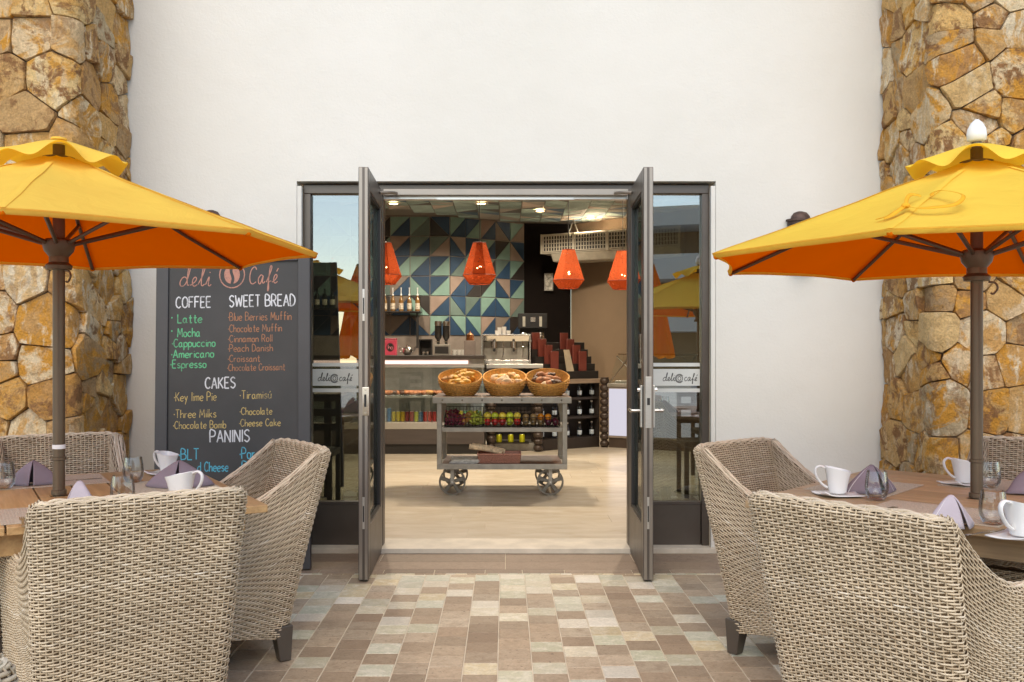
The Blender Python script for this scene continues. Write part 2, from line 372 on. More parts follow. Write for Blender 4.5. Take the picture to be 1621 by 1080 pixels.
for ci in range(-35, 36):
    xc = ci * TW + .04
    y = -1.9 - rt.random() * TL
    while y < 5.40 - .02:
        rows = 1
        ye = min(y + TL, 5.405)
        pale = rt.random() < .38
        yc = (y + ye) / 2
        if -1.27 < xc < 1.36 and yc > 3.36 and ye - y > .05:
            o = link('floor_tile', tilem('q' if pale else 't', 1, m_quartz if pale else m_trav), patio, None, (xc, yc, .0005 + rt.random() * .0015))
            if ye - y < TL - .001: o.scale.y = (ye - y) / TL
        elif yc > -1.9 and abs(xc) < 5:
            rest.mi = 1 if pale else 0
            rest.box(xc - TW / 2 + .002, xc + TW / 2 - .002, y + .002, ye - .002, -.012, .0005)
        y += TL
tag(rest.build('floor_tile_field', [m_trav, m_quartz], patio), kind='stuff')
# thin mosaic border and the slabs before the door
xs = -2.44
while xs < 2.42:
    w = .05 + rt.random() * .02
    tag(link('border_mosaic', bx(0, w - .004, 5.412, 5.437, -.012, .001).mesh('border_mosaic', m_quartz if rt.random() < .6 else m_trav), patio, None, (xs, 0, 0)))
    xs += w
for (ya, yb, cuts) in ((5.441, 5.535, [-2.44, -1.9, -1.43, -1.1, -.72, -.42, -.12, .1, .35, .75, .98, 1.4, 1.85, 2.44]),
                       (5.539, 5.725, [-2.44, -1.32, 0.0, 1.34, 2.44]), (5.729, 5.965, [-2.44, -1.7, -.78, 0.0, .80, 1.5, 2.44])):
    for a, b in zip(cuts, cuts[1:]):
        bx(a + .002, b - .002, ya, yb, -.012, .001 + rt.random() * .002).build('threshold_slab', m_slab, patio, bevel=.002)

# ---------------------------------------------------------------- white wall of the cafe
WX0, WX1, WZ = -1.352, 1.364, 2.407
w = MB()
def wallq(x0, x1, z0, z1):
    w.box(x0, x1, 6.0, 6.28, z0, z1)
wv = [(-6, 0), (WX0, 0), (WX0, WZ), (WX1, WZ), (WX1, 0), (6, 0), (6, 5.2), (-6, 5.2)]
n = len(wv)
P0 = [(x, 6.0, z) for x, z in wv]; P1 = [(x, 6.28, z) for x, z in wv]
quads = [(0, 1, 2, 7), (2, 3, 6, 7), (3, 4, 5, 6)]
w.add(P0 + P1, quads + [tuple(i + n for i in reversed(q)) for q in quads] + [(i, i + n, (i + 1) % n + n, (i + 1) % n) for i in range(n)])
cw = w.build('cafe_wall', m_wall)
tag(cw, 'tall smooth white plaster wall around the cafe entrance', 'wall')

# ---------------------------------------------------------------- stone pillars
def clip(poly, px, py, nx, ny):
    out = []
    for i in range(len(poly)):
        a, b = poly[i], poly[(i + 1) % len(poly)]
        da = (a[0] - px) * nx + (a[1] - py) * ny; db = (b[0] - px) * nx + (b[1] - py) * ny
        if da <= 0: out.append(a)
        if (da < 0 < db) or (db < 0 < da):
            t = da / (da - db); out.append((a[0] + (b[0] - a[0]) * t, a[1] + (b[1] - a[1]) * t))
    return out
def stones(W, H, seed, cell=.235):
    r = random.Random(seed); pts = []
    tries = 0
    while tries < 0:
        tries += 1
        p = (r.uniform(0, W), r.uniform(0, H)); rad = cell * r.choice((.52, .68, .8, 1.0, 1.12))
        if all(((p[0] - q[0]) / 1.0) ** 2 + ((p[1] - q[1]) * .92) ** 2 > ((rad + q[2]) / 2) ** 2 for q in pts): pts.append((p[0], p[1], rad))
    y = -.05; row = 0
    while y < H + .1:
        ch = cell * r.uniform(.62, 1.12); x = -r.random() * .3
        while x < W + .1:
            cwid = cell * r.choice((.6, .8, 1.0, 1.25, 1.5))
            if r.random() < .22 and ch > cell * .8:
                for q in (.27, .75): pts.append((x + cwid * (.5 + r.uniform(-.16, .16)), y + ch * q, (ch * .5 + cwid) / 2))
            else: pts.append((x + cwid * (.5 + r.uniform(-.08, .08)), y + ch * (.5 + r.uniform(-.13, .13)), (ch + cwid) / 2))
            x += cwid
        y += ch; row += 1
    cells = []
    for i, p in enumerate(pts):
        poly = [(0, 0), (W, 0), (W, H), (0, H)]
        for j, q in enumerate(pts):
            if i == j: continue
            dx, dy = q[0] - p[0], q[1] - p[1]; d = math.hypot(dx, dy)
            if d > 1.2: continue
            t = .5 + (p[2] ** 2 - q[2] ** 2) / (2 * d * d) * .28      # power diagram: big stones take more
            poly = clip(poly, p[0] + dx * t, p[1] + dy * t, dx / d, dy / d)
            if len(poly) < 3: break
        if len(poly) >= 3: cells.append(poly)
    return cells
def shrink(poly, g):
    n = len(poly); out = poly
    for i in range(n):
        a, b = poly[i], poly[(i + 1) % n]; dx, dy = b[0] - a[0], b[1] - a[1]; d = math.hypot(dx, dy)
        if d < 1e-5: continue
        nx, ny = dy / d, -dx / d
        out = clip(out, a[0] - nx * g, a[1] - ny * g, nx, ny)
        if len(out) < 3: return None
    return out
YF, LF, LS, RC, PH = 5.25, 1.40, .745, .05, 4.6
def pillar(sgn, seed, label):
    XE = 2.456 * sgn
    root = thing('stone_pillar', label, 'pillar', (XE + sgn * .7, 5.6, 0))
    base = Vector((XE + sgn * .7, 5.6, 0))
    def surf(u, v, h):
        # u runs along the front face towards the corner, then back along the side
        c = LF - RC; L2 = c + RC * math.pi / 2
        if u <= c: p = Vector((u - LF, 0, 0)); nn = Vector((0, -1, 0))
        elif u < L2:
            a = (u - c) / RC; p = Vector((-RC + RC * math.sin(a), RC - RC * math.cos(a), 0)); nn = Vector((math.sin(a), -math.cos(a), 0))
        else: p = Vector((0, RC + (u - L2), 0)); nn = Vector((1, 0, 0))
        p = p + nn * h
        return Vector((XE - sgn * (p.x) * -1 * -1 if False else XE - sgn * p.x, YF + p.y, v)) - base
    bb = MB()
    x0, x1 = sorted((XE - sgn * -.002 + sgn * .004, XE + sgn * LF))
    bb.box(x0 - base.x, x1 - base.x, YF + .006 - base.y, 5.998 - base.y, 0, PH)
    bb.build('mortar_core', m_joint, root, bevel=.075)
    Wd = LF + LS - RC * (2 - math.pi / 2)
    r = random.Random(seed)
    for poly in stones(Wd, PH, seed):
        poly = shrink(poly, .0019)
        if not poly: continue
        area = abs(sum(poly[i][0] * poly[(i + 1) % len(poly)][1] - poly[(i + 1) % len(poly)][0] * poly[i][1] for i in range(len(poly)))) / 2
        per = sum(math.hypot(poly[i][0] - poly[i - 1][0], poly[i][1] - poly[i - 1][1]) for i in range(len(poly)))
        if area < .004 or area / per ** 2 < .028: continue
        ring = []
        for i in range(len(poly)):
            a, b = poly[i], poly[(i + 1) % len(poly)]; d = math.hypot(b[0] - a[0], b[1] - a[1]); k = max(1, int(d / .034))
            for j in range(k):
                t = j / k
                ring.append((a[0] + (b[0] - a[0]) * t, a[1] + (b[1] - a[1]) * t))
        m_ = len(ring)
        # slightly rounded outline
        ring = [((ring[i - 1][0] + 9 * ring[i][0] + ring[(i + 1) % m_][0]) / 11 , (ring[i - 1][1] + 9 * ring[i][1] + ring[(i + 1) % m_][1]) / 11) for i in range(m_)]
        cx = sum(p[0] for p in ring) / m_; cy = sum(p[1] for p in ring) / m_
        hh = .012 + r.random() * .03; tx, ty = r.uniform(-.14, .14), r.uniform(-.10, .10); sd_ = r.random() * 50
        b = MB(); rows = []
        for fr, hf in ((1, -.3), (.996, .62), (.972, .95), (.8, 1), (.55, 1.0), (.28, 1.0)):
            row = []
            for (u, v) in ring:
                uu, vv = cx + (u - cx) * fr, cy + (v - cy) * fr
                h = hh * hf
                if hf > .3:
                    h += mnoise.noise(Vector((uu * 9 + sd_, vv * 9, sd_))) * .013 + mnoise.noise(Vector((uu * 28 + sd_, vv * 28, sd_))) * .009 + (uu - cx) * tx + (vv - cy) * ty
                    h = max(.004, h)
                row.append(surf(uu, vv, h))
            rows.append(row)
        top = surf(cx, cy, hh * 1.05 + mnoise.noise(Vector((cx * 9 + sd_, cy * 9, sd_))) * .010)
        b.loft(rows, False)
        k = len(b.v); b.add([top], []); o = (len(rows) - 1) * m_
        for i in range(m_): b.f.append((o + i, o + (i + 1) % m_, k)); b.m.append(0)
        b.build('stone', m_stone, root, smooth=38)
    return root
pillar(-1, 21, 'rough golden brown stone pillar behind the chalkboard side table')
pillar(1, 34, 'rough golden brown stone pillar behind the parasol with white finial')

# ---------------------------------------------------------------- entrance frame: side lights, head, sill
ent = thing('entrance_frame', 'dark bronze metal entrance frame with side windows and bottom panels', 'door frame', (0, 6.1, 0))
eb = Vector((0, 6.1, 0))
def part(b, name, mat, parent, origin=Vector((0, 0, 0)), **k):
    b.v = [tuple(Vector(p) - origin) for p in b.v]; return b.build(name, mat, parent, **k)
part(bx(WX0 + .03, WX1 - .03, 6.06, 6.16, WZ - .07, WZ - .012), 'head_rail', m_bronze, ent, eb, bevel=.004)
part(bx(-.795, .80, 6.03, 6.058, WZ - .085, WZ - .045), 'head_track', m_bronze_lt, ent, eb, bevel=.003)
part(bx(-.80, .805, 6.075, 6.13, WZ - .105, WZ - .0705), 'closer_track', m_alu, ent, eb, bevel=.002)
part(bx(-.45, .45, 6.066, 6.074, WZ - .108, WZ - .092), 'cover_strip', m_alu, ent, eb)
for s, xo, xi in ((-1, WX0 + .03, -.80), (1, WX1 - .03, .806)):
    part(bx(*sorted((xo, xo - s * .048)), 6.06, 6.16, .03, WZ - .071), 'outer_post', m_bronze, ent, eb, bevel=.004)
    part(bx(*sorted((xi, xi + s * .058)), 6.06, 6.16, .03, WZ - .071), 'door_post', m_bronze, ent, eb, bevel=.004)
    a, b = sorted((xo - s * .05, xi + s * .06))
    part(bx(a, b, 6.085, 6.135, .032, .300), 'bottom_panel', m_bronze, ent, eb, bevel=.003)
    part(bx(a, b, 6.08, 6.14, .302, .318), 'glazing_bead', m_bronze, ent, eb)
    part(bx(a, b, 6.10, 6.106, .32, WZ - .073), 'window_pane', m_pane, ent, eb)
    for z0, z1 in ((1.205, 1.228), (1.078, 1.188), (1.035, 1.060)):
        part(bx(a + .003, b - .003, 6.096, 6.0985, z0, z1), 'frosted_band', m_frost, ent, eb)
    # pale reveal trim at the edge of the opening
    part(bx(*sorted((xo, xo + s * .028)), 6.004, 6.05, .0, WZ - .03), 'reveal_trim', m_bronze_lt if False else m_wall, ent, eb)
part(bx(WX0 + .002, WX1 - .002, 5.968, 6.30, .0, .033), 'door_sill', m_sill, ent, eb, bevel=.003)

# ---------------------------------------------------------------- doors, opened outwards
def door(s, label):
    hx = -.80 if s < 0 else .806
    root = thing('glass_door', label, 'door', (hx, 6.025, .012), R(90 + 1.8) * 1 if False else 0)
    Wd, H, T = .795, 2.335, .056
    # local: x = 0 inner face, outward thickness towards s; y from 0 (hinge) to -Wd
    def b_(y0, y1, z0, z1, t0=0, t1=T): return bx(*sorted((s * t0, s * t1)), y0, y1, z0, z1)
    b_(-.095, 0, 0, H).build('hinge_stile', m_bronze, root, bevel=.003)
    b_(-Wd, -Wd + .105, 0, H).build('lock_stile', m_bronze, root, bevel=.003)
    b_(-Wd + .106, -.096, 0, .30).build('bottom_rail', m_bronze, root, bevel=.003)
    b_(-Wd + .106, -.096, H - .12, H).build('top_rail', m_bronze, root, bevel=.003)
    b_(-Wd + .106, -.096, .301, H - .121, .024, .031).build('door_pane', m_doorglass, root)
    g = MB()
    for (y0, y1, z0, z1) in ((-Wd + .106, -.096, .301, .315), (-Wd + .106, -.096, H - .135, H - .121), (-Wd + .106, -Wd + .12, .316, H - .136), (-.11, -.096, .316, H - .136)):
        g.box(*sorted((s * .006, s * .022)), y0, y1, z0, z1)
    g.build('glazing_gasket', m_black, root)
    # pale metal edge of the leaf with grooves
    e = MB(); e.box(*sorted((s * .004, s * .020)), -Wd - .003, -Wd - .0005, .004, H - .004); e.box(*sorted((s * .034, s * .052)), -Wd - .003, -Wd - .0005, .004, H - .004)
    e.build('edge_trim', m_bronze_lt, root)
    # flush bolt plates
    for z in (H - .74, .42) if s < 0 else (.42,):
        f = MB(); f.box(*sorted((s * .021, s * .033)), -Wd - .0035, -Wd - .0008, z - .13, z + .05); f.build('flush_bolt', m_alu, root)
        f = MB(); f.box(*sorted((s * .0235, s * .0305)), -Wd - .006, -Wd - .0036, z - .09, z + .0); f.build('bolt_lever', m_black, root)
    if s < 0:
        p = MB(); p.box(*sorted((s * -.004, s * .034)), -Wd - .006, -Wd - .0036, .93, 1.09); pl = p.build('strike_plate', m_chrome, root, bevel=.002)
        q = MB(); q.box(*sorted((s * .010, s * .023)), -Wd - .0075, -Wd - .0062, .98, 1.05); q.build('strike_slot', m_black, root)
        for z in (.945, 1.075): MB().cyl((s * .016, -Wd - .0062, z), (s * .016, -Wd - .009, z), .005, 10).build('screw', m_steel, root)
    else:
        p = MB(); p.box(*sorted((s * .012, s * .044)), -Wd - .006, -Wd - .0036, .86, 1.15); p.build('lock_plate', m_alu, root, bevel=.002)
        q = MB(); q.box(*sorted((s * .020, s * .036)), -Wd - .010, -Wd - .0062, .99, 1.03); q.build('latch_bolt', m_black, root)
        for a in (-1, 1):
            xf = -.001 if a < 0 else T + .001
            h = MB(); h.box(*sorted((s * (xf), s * (xf + a * .012))), -Wd + .03, -Wd + .075, .86, 1.10); h.build('handle_plate', m_alu, root, bevel=.003)
            h = MB(); h.tube(catmull([(s * (xf + a * .012), -Wd + .052, .955), (s * (xf + a * .05), -Wd + .052, .955), (s * (xf + a * .062), -Wd + .064, .955), (s * (xf + a * .062), -Wd + .17, .955)], 4), .010, 10)
            h.build('lever_handle', m_steel, root, smooth=40)
            k = MB(); k.lathe([(.001, 0), (.012, 0), (.012, .014), (.001, .014)], 12, M=Matrix.Translation((s * (xf + a * .013), -Wd + .052, 1.075)) @ Matrix.Rotation(R(90) * a * s, 4, 'Y')); k.build('lock_cylinder', m_chrome, root)
    for z in (.25, 1.15, 2.05):
        MB().cyl((s * (T + .006), .004, z), (s * (T + .006), .004, z + .10), .008, 10).build('hinge', m_bronze_lt, root)
    # closer arm at the top corner
    c = MB(); c.tube(catmull([(s * -.002, -.20, H - .045), (s * -.05, -.12, H - .03), (s * -.09, .0, H - .012), (s * -.10, .045, H - .012)], 4), .010, 8); c.build('closer_arm', m_bronze_lt, root, smooth=40)
    root.rotation_euler = (0, 0, -s * R(1.9))
    return root
door(-1, 'open glass door with white strike plate, beside the chalkboard')
door(1, 'open glass door with lever handle, on the freezer side')

# ---------------------------------------------------------------- hand lettering: a small stroke alphabet
GLYPH = {
 'a': "3.4 4.4 1.6 5 0 3.2 .2 .8 1.6 0 3.2 1.4|3.4 5 3.5 .8 4.6 0", 'b': "0 9 0 0|0 3 2 5 4 4 4 1 2 0 0 1", 'c': "4 4.2 2 5 0 3.4 0 1.5 2 0 4 .8",
 'd': "4 9 4 0|4 4 2 5 0 3.4 0 1 2 0 4 1.5", 'e': "0 2.6 4 3 3.5 4.7 2 5 0 3.5 0 1.5 2 0 4 .8", 'f': "4 8.5 3 9 2 8 2 0|.5 5 4 5",
 'h': "0 9 0 0|0 3 2 5 3.8 4 4 0", 'i': ".6 5 .6 0|.6 6.8 .6 7.4", 'k': "0 9 0 0|3.5 5 0 2.4|.8 2.9 4 0", 'l': ".6 9 .6 0",
 'm': "0 5 0 0|0 3.5 1.5 5 2.8 4 2.8 0|2.8 3.5 4.3 5 5.6 4 5.6 0", 'n': "0 5 0 0|0 3.5 2 5 3.8 4 3.8 0",
 'o': "2 5 .3 4.2 0 2.5 .4 .7 2 0 3.6 .7 4 2.5 3.7 4.2 2 5", 'p': "0 5 0 -3.6|0 4 2 5 4 3.8 4 1.2 2 0 0 1", 'r': "0 5 0 0|0 3 1.5 4.8 3 4.7",
 's': "3.5 4.4 2 5 .4 4 1 3 3 2.2 3.6 1 2 0 .2 .7", 't': "1.8 8 1.8 1 2.6 0 3.6 .5|.2 5.2 3.6 5.2", 'u': "0 5 0 1.2 1.8 0 3.8 1.5|3.8 5 3.8 0",
 'y': "0 5 2 1|4 5 1 -3.5", 'x': "0 5 4 0|4 5 0 0", 'ú': "0 5 0 1.2 1.8 0 3.8 1.5|3.8 5 3.8 0|1.8 6.4 3 8", 'é': "0 2.6 4 3 3.5 4.7 2 5 0 3.5 0 1.5 2 0 4 .8|2 6.4 3.4 8.4",
 'A': "0 0 2.7 9 5.4 0|1 3.2 4.4 3.2", 'B': "0 0 0 9 3.4 8.6 4.2 6.9 3 5 .2 4.8|3 5 4.9 3.6 4.4 .8 0 0", 'C': "5 7.6 3 9 .8 7.5 0 4.5 .8 1.3 3 0 5 1.4",
 'D': "0 0 0 9 3.4 8.2 5 5 3.8 1.2 0 0", 'E': "4.4 9 0 9 0 0 4.4 0|0 4.6 3.6 4.6", 'F': "4.4 9 0 9 0 0|0 4.8 3.6 4.8", 'I': ".5 9 .5 0",
 'K': "0 9 0 0|4.6 9 0 3.6|1.2 4.8 4.8 0", 'L': "0 9 0 0 4.4 0", 'M': "0 0 .6 9 3.2 2.5 5.8 9 6.4 0", 'N': "0 0 0 9 4.8 0 4.8 9",
 'O': "2.7 9 .6 7.5 0 4.5 .6 1.3 2.7 0 4.9 1.3 5.4 4.5 4.9 7.5 2.7 9", 'P': "0 0 0 9 3.6 8.6 4.6 6.7 3.6 4.6 0 4.2", 'R': "0 0 0 9 3.6 8.6 4.4 6.7 3.4 4.8 0 4.4|2 4.5 4.8 0",
 'S': "4.6 7.8 2.6 9 .4 7.4 1 5.4 3.8 3.9 4.6 2 2.6 0 .2 1.4", 'T': "0 9 5 9|2.5 9 2.5 0", 'W': "0 9 1.6 0 3.6 7 5.6 0 7.2 9", '.': ".3 3.6 .9 4.2 .9 3.5 .3 3.6",
}
SCRIPT = dict(GLYPH)
SCRIPT.update({'d': "3.6 3.6 2.4 4.8 .6 4.4 -.6 2.2 -.2 .3 1.6 0 3.2 1.6 4.4 6 5 10 4.4 11 3.9 9 3.8 4 4.2 .6 5.4 .6", 'e': "-1 .6 1.6 2.2 2.6 4 1.6 5 .3 3.6 .3 1.2 1.6 0 3.4 1", 'l': "-1.2 .8 1 5 2.2 9.4 1.3 10.2 .8 7 .9 1.2 1.8 0 3 1",
 'i': "-1 .8 .8 5 .7 1 1.6 0 2.6 .8|1 7 1.2 7.6", 'C': "5 8 3.6 9.6 1.2 8.4 0 4.8 .8 1.2 2.8 0 5.4 1.2", 'c': "3.4 4.4 2 5 .2 3.2 .6 .8 2 0 4 1.2", 'a': "3.4 4.4 1.8 5 0 3 .6 .4 2 .4 3.6 4.6 3.4 1 4.4 .4 5.4 1.4", 'f': "-.6 .8 1.6 5 3 9 2 10 1.4 7 1 -3.4 1.8 -3 1.4 .8 3.4 1.4", 'é': "-1 .6 1.6 2.2 2.6 4 1.6 5 .3 3.6 .3 1.2 1.6 0 3.4 1|2 6.6 3.2 8.4"})
def strokes(text, h, font=GLYPH, slant=0.0, gap=1.7, seed=0, jit=.25):
    """polylines (x, z) for a line of lettering, cap height h"""
    r = random.Random(seed); k = h / 9; x = 0; out = []
    for ch in text:
        if ch == ' ': x += 4; continue
        mx = 0; dy = r.uniform(-.3, .3) * jit * 2
        for st in font[ch].split('|'):
            v = [float(a) for a in st.split()]; pts = [(v[i], v[i + 1]) for i in range(0, len(v), 2)]
            mx = max(mx, max(p[0] for p in pts))
            P = [((x + a + r.uniform(-.12, .12) * jit * 2 + slant * b) * k, (b + dy + r.uniform(-.12, .12) * jit * 2) * k) for a, b in pts]
            if len(P) > 3 and ch not in 'EFLMNWAKT': P = [(q.x, q.y) for q in catmull([(a, b, 0) for a, b in P], 4)]
            out.append(P)
        x += mx + gap
    return out, x * k
def ribbon_mesh(lines, width, to3, lift=.00012):
    """flat chalk ribbons; to3(x, z, depth) puts them on their surface"""
    b = MB(); cut = []
    for P in lines:                                             # break at sharp corners so that no ribbon pinches
        cur = [P[0]]
        for i in range(1, len(P)):
            cur.append(P[i])
            if i < len(P) - 1:
                a, c, e = P[i - 1], P[i], P[i + 1]; u = (c[0] - a[0], c[1] - a[1]); v = (e[0] - c[0], e[1] - c[1])
                if u[0] * v[0] + u[1] * v[1] < .35 * math.hypot(*u) * math.hypot(*v): cut.append(cur); cur = [P[i]]
        cut.append(cur)
    for li, P in enumerate(cut):
        d = .0006 + (li % 7) * lift; L, Rr = [], []
        for i in range(len(P)):
            a = P[max(0, i - 1)]; c = P[min(len(P) - 1, i + 1)]; dx, dz = c[0] - a[0], c[1] - a[1]; n_ = math.hypot(dx, dz) or 1
            nx, nz = -dz / n_ * width / 2, dx / n_ * width / 2
            L.append(to3(P[i][0] + nx, P[i][1] + nz, d)); Rr.append(to3(P[i][0] - nx, P[i][1] - nz, d))
        b.grid([L, Rr])
    return b
def ring_pts(cx, cz, rx, rz, n=22, a0=0, a1=2 * math.pi): return [(cx + rx * math.cos(a0 + (a1 - a0) * i / n), cz + rz * math.sin(a0 + (a1 - a0) * i / n)) for i in range(n + 1)]

# ---------------------------------------------------------------- menu chalkboard leaning by the entrance
BW, BH = .935, 1.93
cb = thing('menu_chalkboard', 'tall dark chalkboard with handwritten coffee, sweet bread, cakes and paninis menu', 'chalkboard')
cb.matrix_world = Matrix.Translation((-1.625, 5.50, .002)) @ Matrix.Rotation(R(-4.3), 4, 'X') @ Matrix.Rotation(R(-1.0), 4, 'Y')
F = .075
bx(-BW / 2 + F, BW / 2 - F, .012, .03, F + .08, BH - F).build('board_panel', m_board, cb)
for (a, b, c, d, nm) in ((-BW / 2, -BW / 2 + F - .001, 0, BH, 'side_rail'), (BW / 2 - F + .001, BW / 2, 0, BH, 'side_rail'), (-BW / 2 + F, BW / 2 - F, BH - F, BH, 'top_rail'), (-BW / 2 + F, BW / 2 - F, .0, F + .08, 'bottom_rail')):
    bx(a, b, -.002, .036, c, d).build(nm, m_bframe, cb, bevel=.004)
kx = 3.86 / 1000 * 1.0     # metres of board per photo pixel, about
def line(text, px, py, h_px, col, name, font=GLYPH, slant=0, wd=.0075, gap=1.7, squeeze=None, seed=1):
    h = h_px * kx * .98; st, L = strokes(text, h, font, slant, gap, seed)
    if squeeze: f = squeeze * kx / L; st = [[(x * f, z) for x, z in P] for P in st]
    x0 = (px - 366.5) * kx; z0 = BH - (py - 405) * kx * 1.0
    b = ribbon_mesh(st, wd, lambda x, z, d: (x0 + x, .012 - d, z0 + z))
    return b.build(name, m_chalk[col], cb)
S = .0062
line('deli', 283, 462, 27, 'pink', 'board_title', SCRIPT, .12, .0062, squeeze=52, seed=2)
line('Café', 391, 460, 26, 'pink', 'board_title', SCRIPT, .12, .0062, squeeze=48, seed=3)
c0 = ((364 - 366.5) * kx, BH - (445 - 405) * kx)
lg = [ring_pts(c0[0], c0[1], .076, .080)]
lg += [[(c0[0] + .038, c0[1] + .068), (c0[0] + .062, c0[1] + .098), (c0[0] + .100, c0[1] + .078), (c0[0] + .068, c0[1] + .046)]]
ribbon_mesh(lg, .007, lambda x, z, d: (x, .012 - d, z)).build('cup_drawing', m_chalk['pink'], cb)
bean = MB()
for s_ in (-1, 1):
    bean.add([(c0[0] + s_ * .005 + x, .012 - .0012, c0[1] + z) for x, z in [(.004 * s_ + .006 * math.sin(t * math.pi * 2 / 10 * 1.0), -.052 + .0104 * t) for t in range(11)] + [(s_ * .043 * math.cos(a), .055 * math.sin(a)) for a in [R(85 - 17 * i) for i in range(11)]]], [tuple(range(22))])
bean.build('bean_drawing', m_chalk['pink'], cb)
line('COFFEE', 276, 496, 17.5, 'white', 'menu_heading', squeeze=57, wd=.0078)
line('SWEET BREAD', 360, 496, 18.5, 'white', 'menu_heading', squeeze=106, wd=.0078)
for t, x, y, h, q, c in (('.', 268, 517, 13, 6, 'green'), ('Latte', 279, 520, 14, 40, 'green'), ('.', 268, 538, 13, 6, 'green'), ('Mocha', 279, 542, 14, 37, 'green'), ('.Cappuccino', 270, 558, 13, 70, 'green'), ('.Americano', 269, 575, 13, 69, 'green'), ('.Espresso', 268, 591, 13, 58, 'green'),
                      ('.Blue Berries Muffin', 358, 518, 13, 101, 'brown'), ('.Chocolate Muffin', 358, 536, 12, 86, 'brown'), ('.Cinnamon Roll', 358, 552, 11.5, 71, 'brown'), ('.Peach Danish', 358, 567, 11.5, 72, 'brown'), ('.Croissant', 358, 583, 11, 52, 'brown'), ('.Chocolate Croissant', 357, 597, 11, 92, 'brown'),
                      ('CAKES', 323, 624, 17.5, 49, 'white'), ('.Key lime Pie', 274, 643, 14, 68, 'yellow'), ('.Tiramisú', 377, 641, 13, 51, 'yellow'), ('.Three Milks', 274, 669, 13, 68, 'yellow'), ('.Chocolate', 377, 666, 11.5, 52, 'yellow'), ('.Chocolate Bomb', 273, 686, 12, 84, 'yellow'), ('.Cheese Cake', 376, 684, 11.5, 66, 'yellow'),
                      ('PANINIS', 331, 708, 19, 64, 'white'), ('.BLT', 282, 734, 17, 34, 'blue'), ('d Cheese', 312, 753, 15, 49, 'blue'), ('.Por', 377, 734, 17, 26, 'blue'), ('.P', 377, 753, 15, 14, 'blue')):
    line(t, x, y, h, c, 'menu_heading' if c == 'white' else 'menu_item', squeeze=q, wd=.0078 if c == 'white' else (.0062 if c in ('green', 'blue') else .0046), seed=hash(t) % 100 if False else len(t) * 7 + int(x))
# shop lettering on the frosted bands
for xc in ((530 - 800) * 6.096 / 1466, (1076 - 800) * 6.096 / 1466):
    h = .052
    st1, L1 = strokes('deli', h, SCRIPT, .15, 1.2, 5, .1); st2, L2 = strokes('café', h, SCRIPT, .15, 1.2, 6, .1)
    k1 = .082 / L1; k2 = .088 / L2
    ls = [[(xc - .108 + x * k1, 1.110 + z * .85) for x, z in P] for P in st1] + [[(xc + .030 + x * k2, 1.110 + z * .85) for x, z in P] for P in st2]
    ls += [ring_pts(xc - .002, 1.126, .021, .022), ring_pts(xc - .002, 1.126, .0265, .028, 18, .6, 5.6), ring_pts(xc - .002, 1.126, .010, .013)]
    part(ribbon_mesh(ls, .0042, lambda x, z, d: (x, 6.0955 - d, z)), 'window_lettering', m_print, ent, eb)

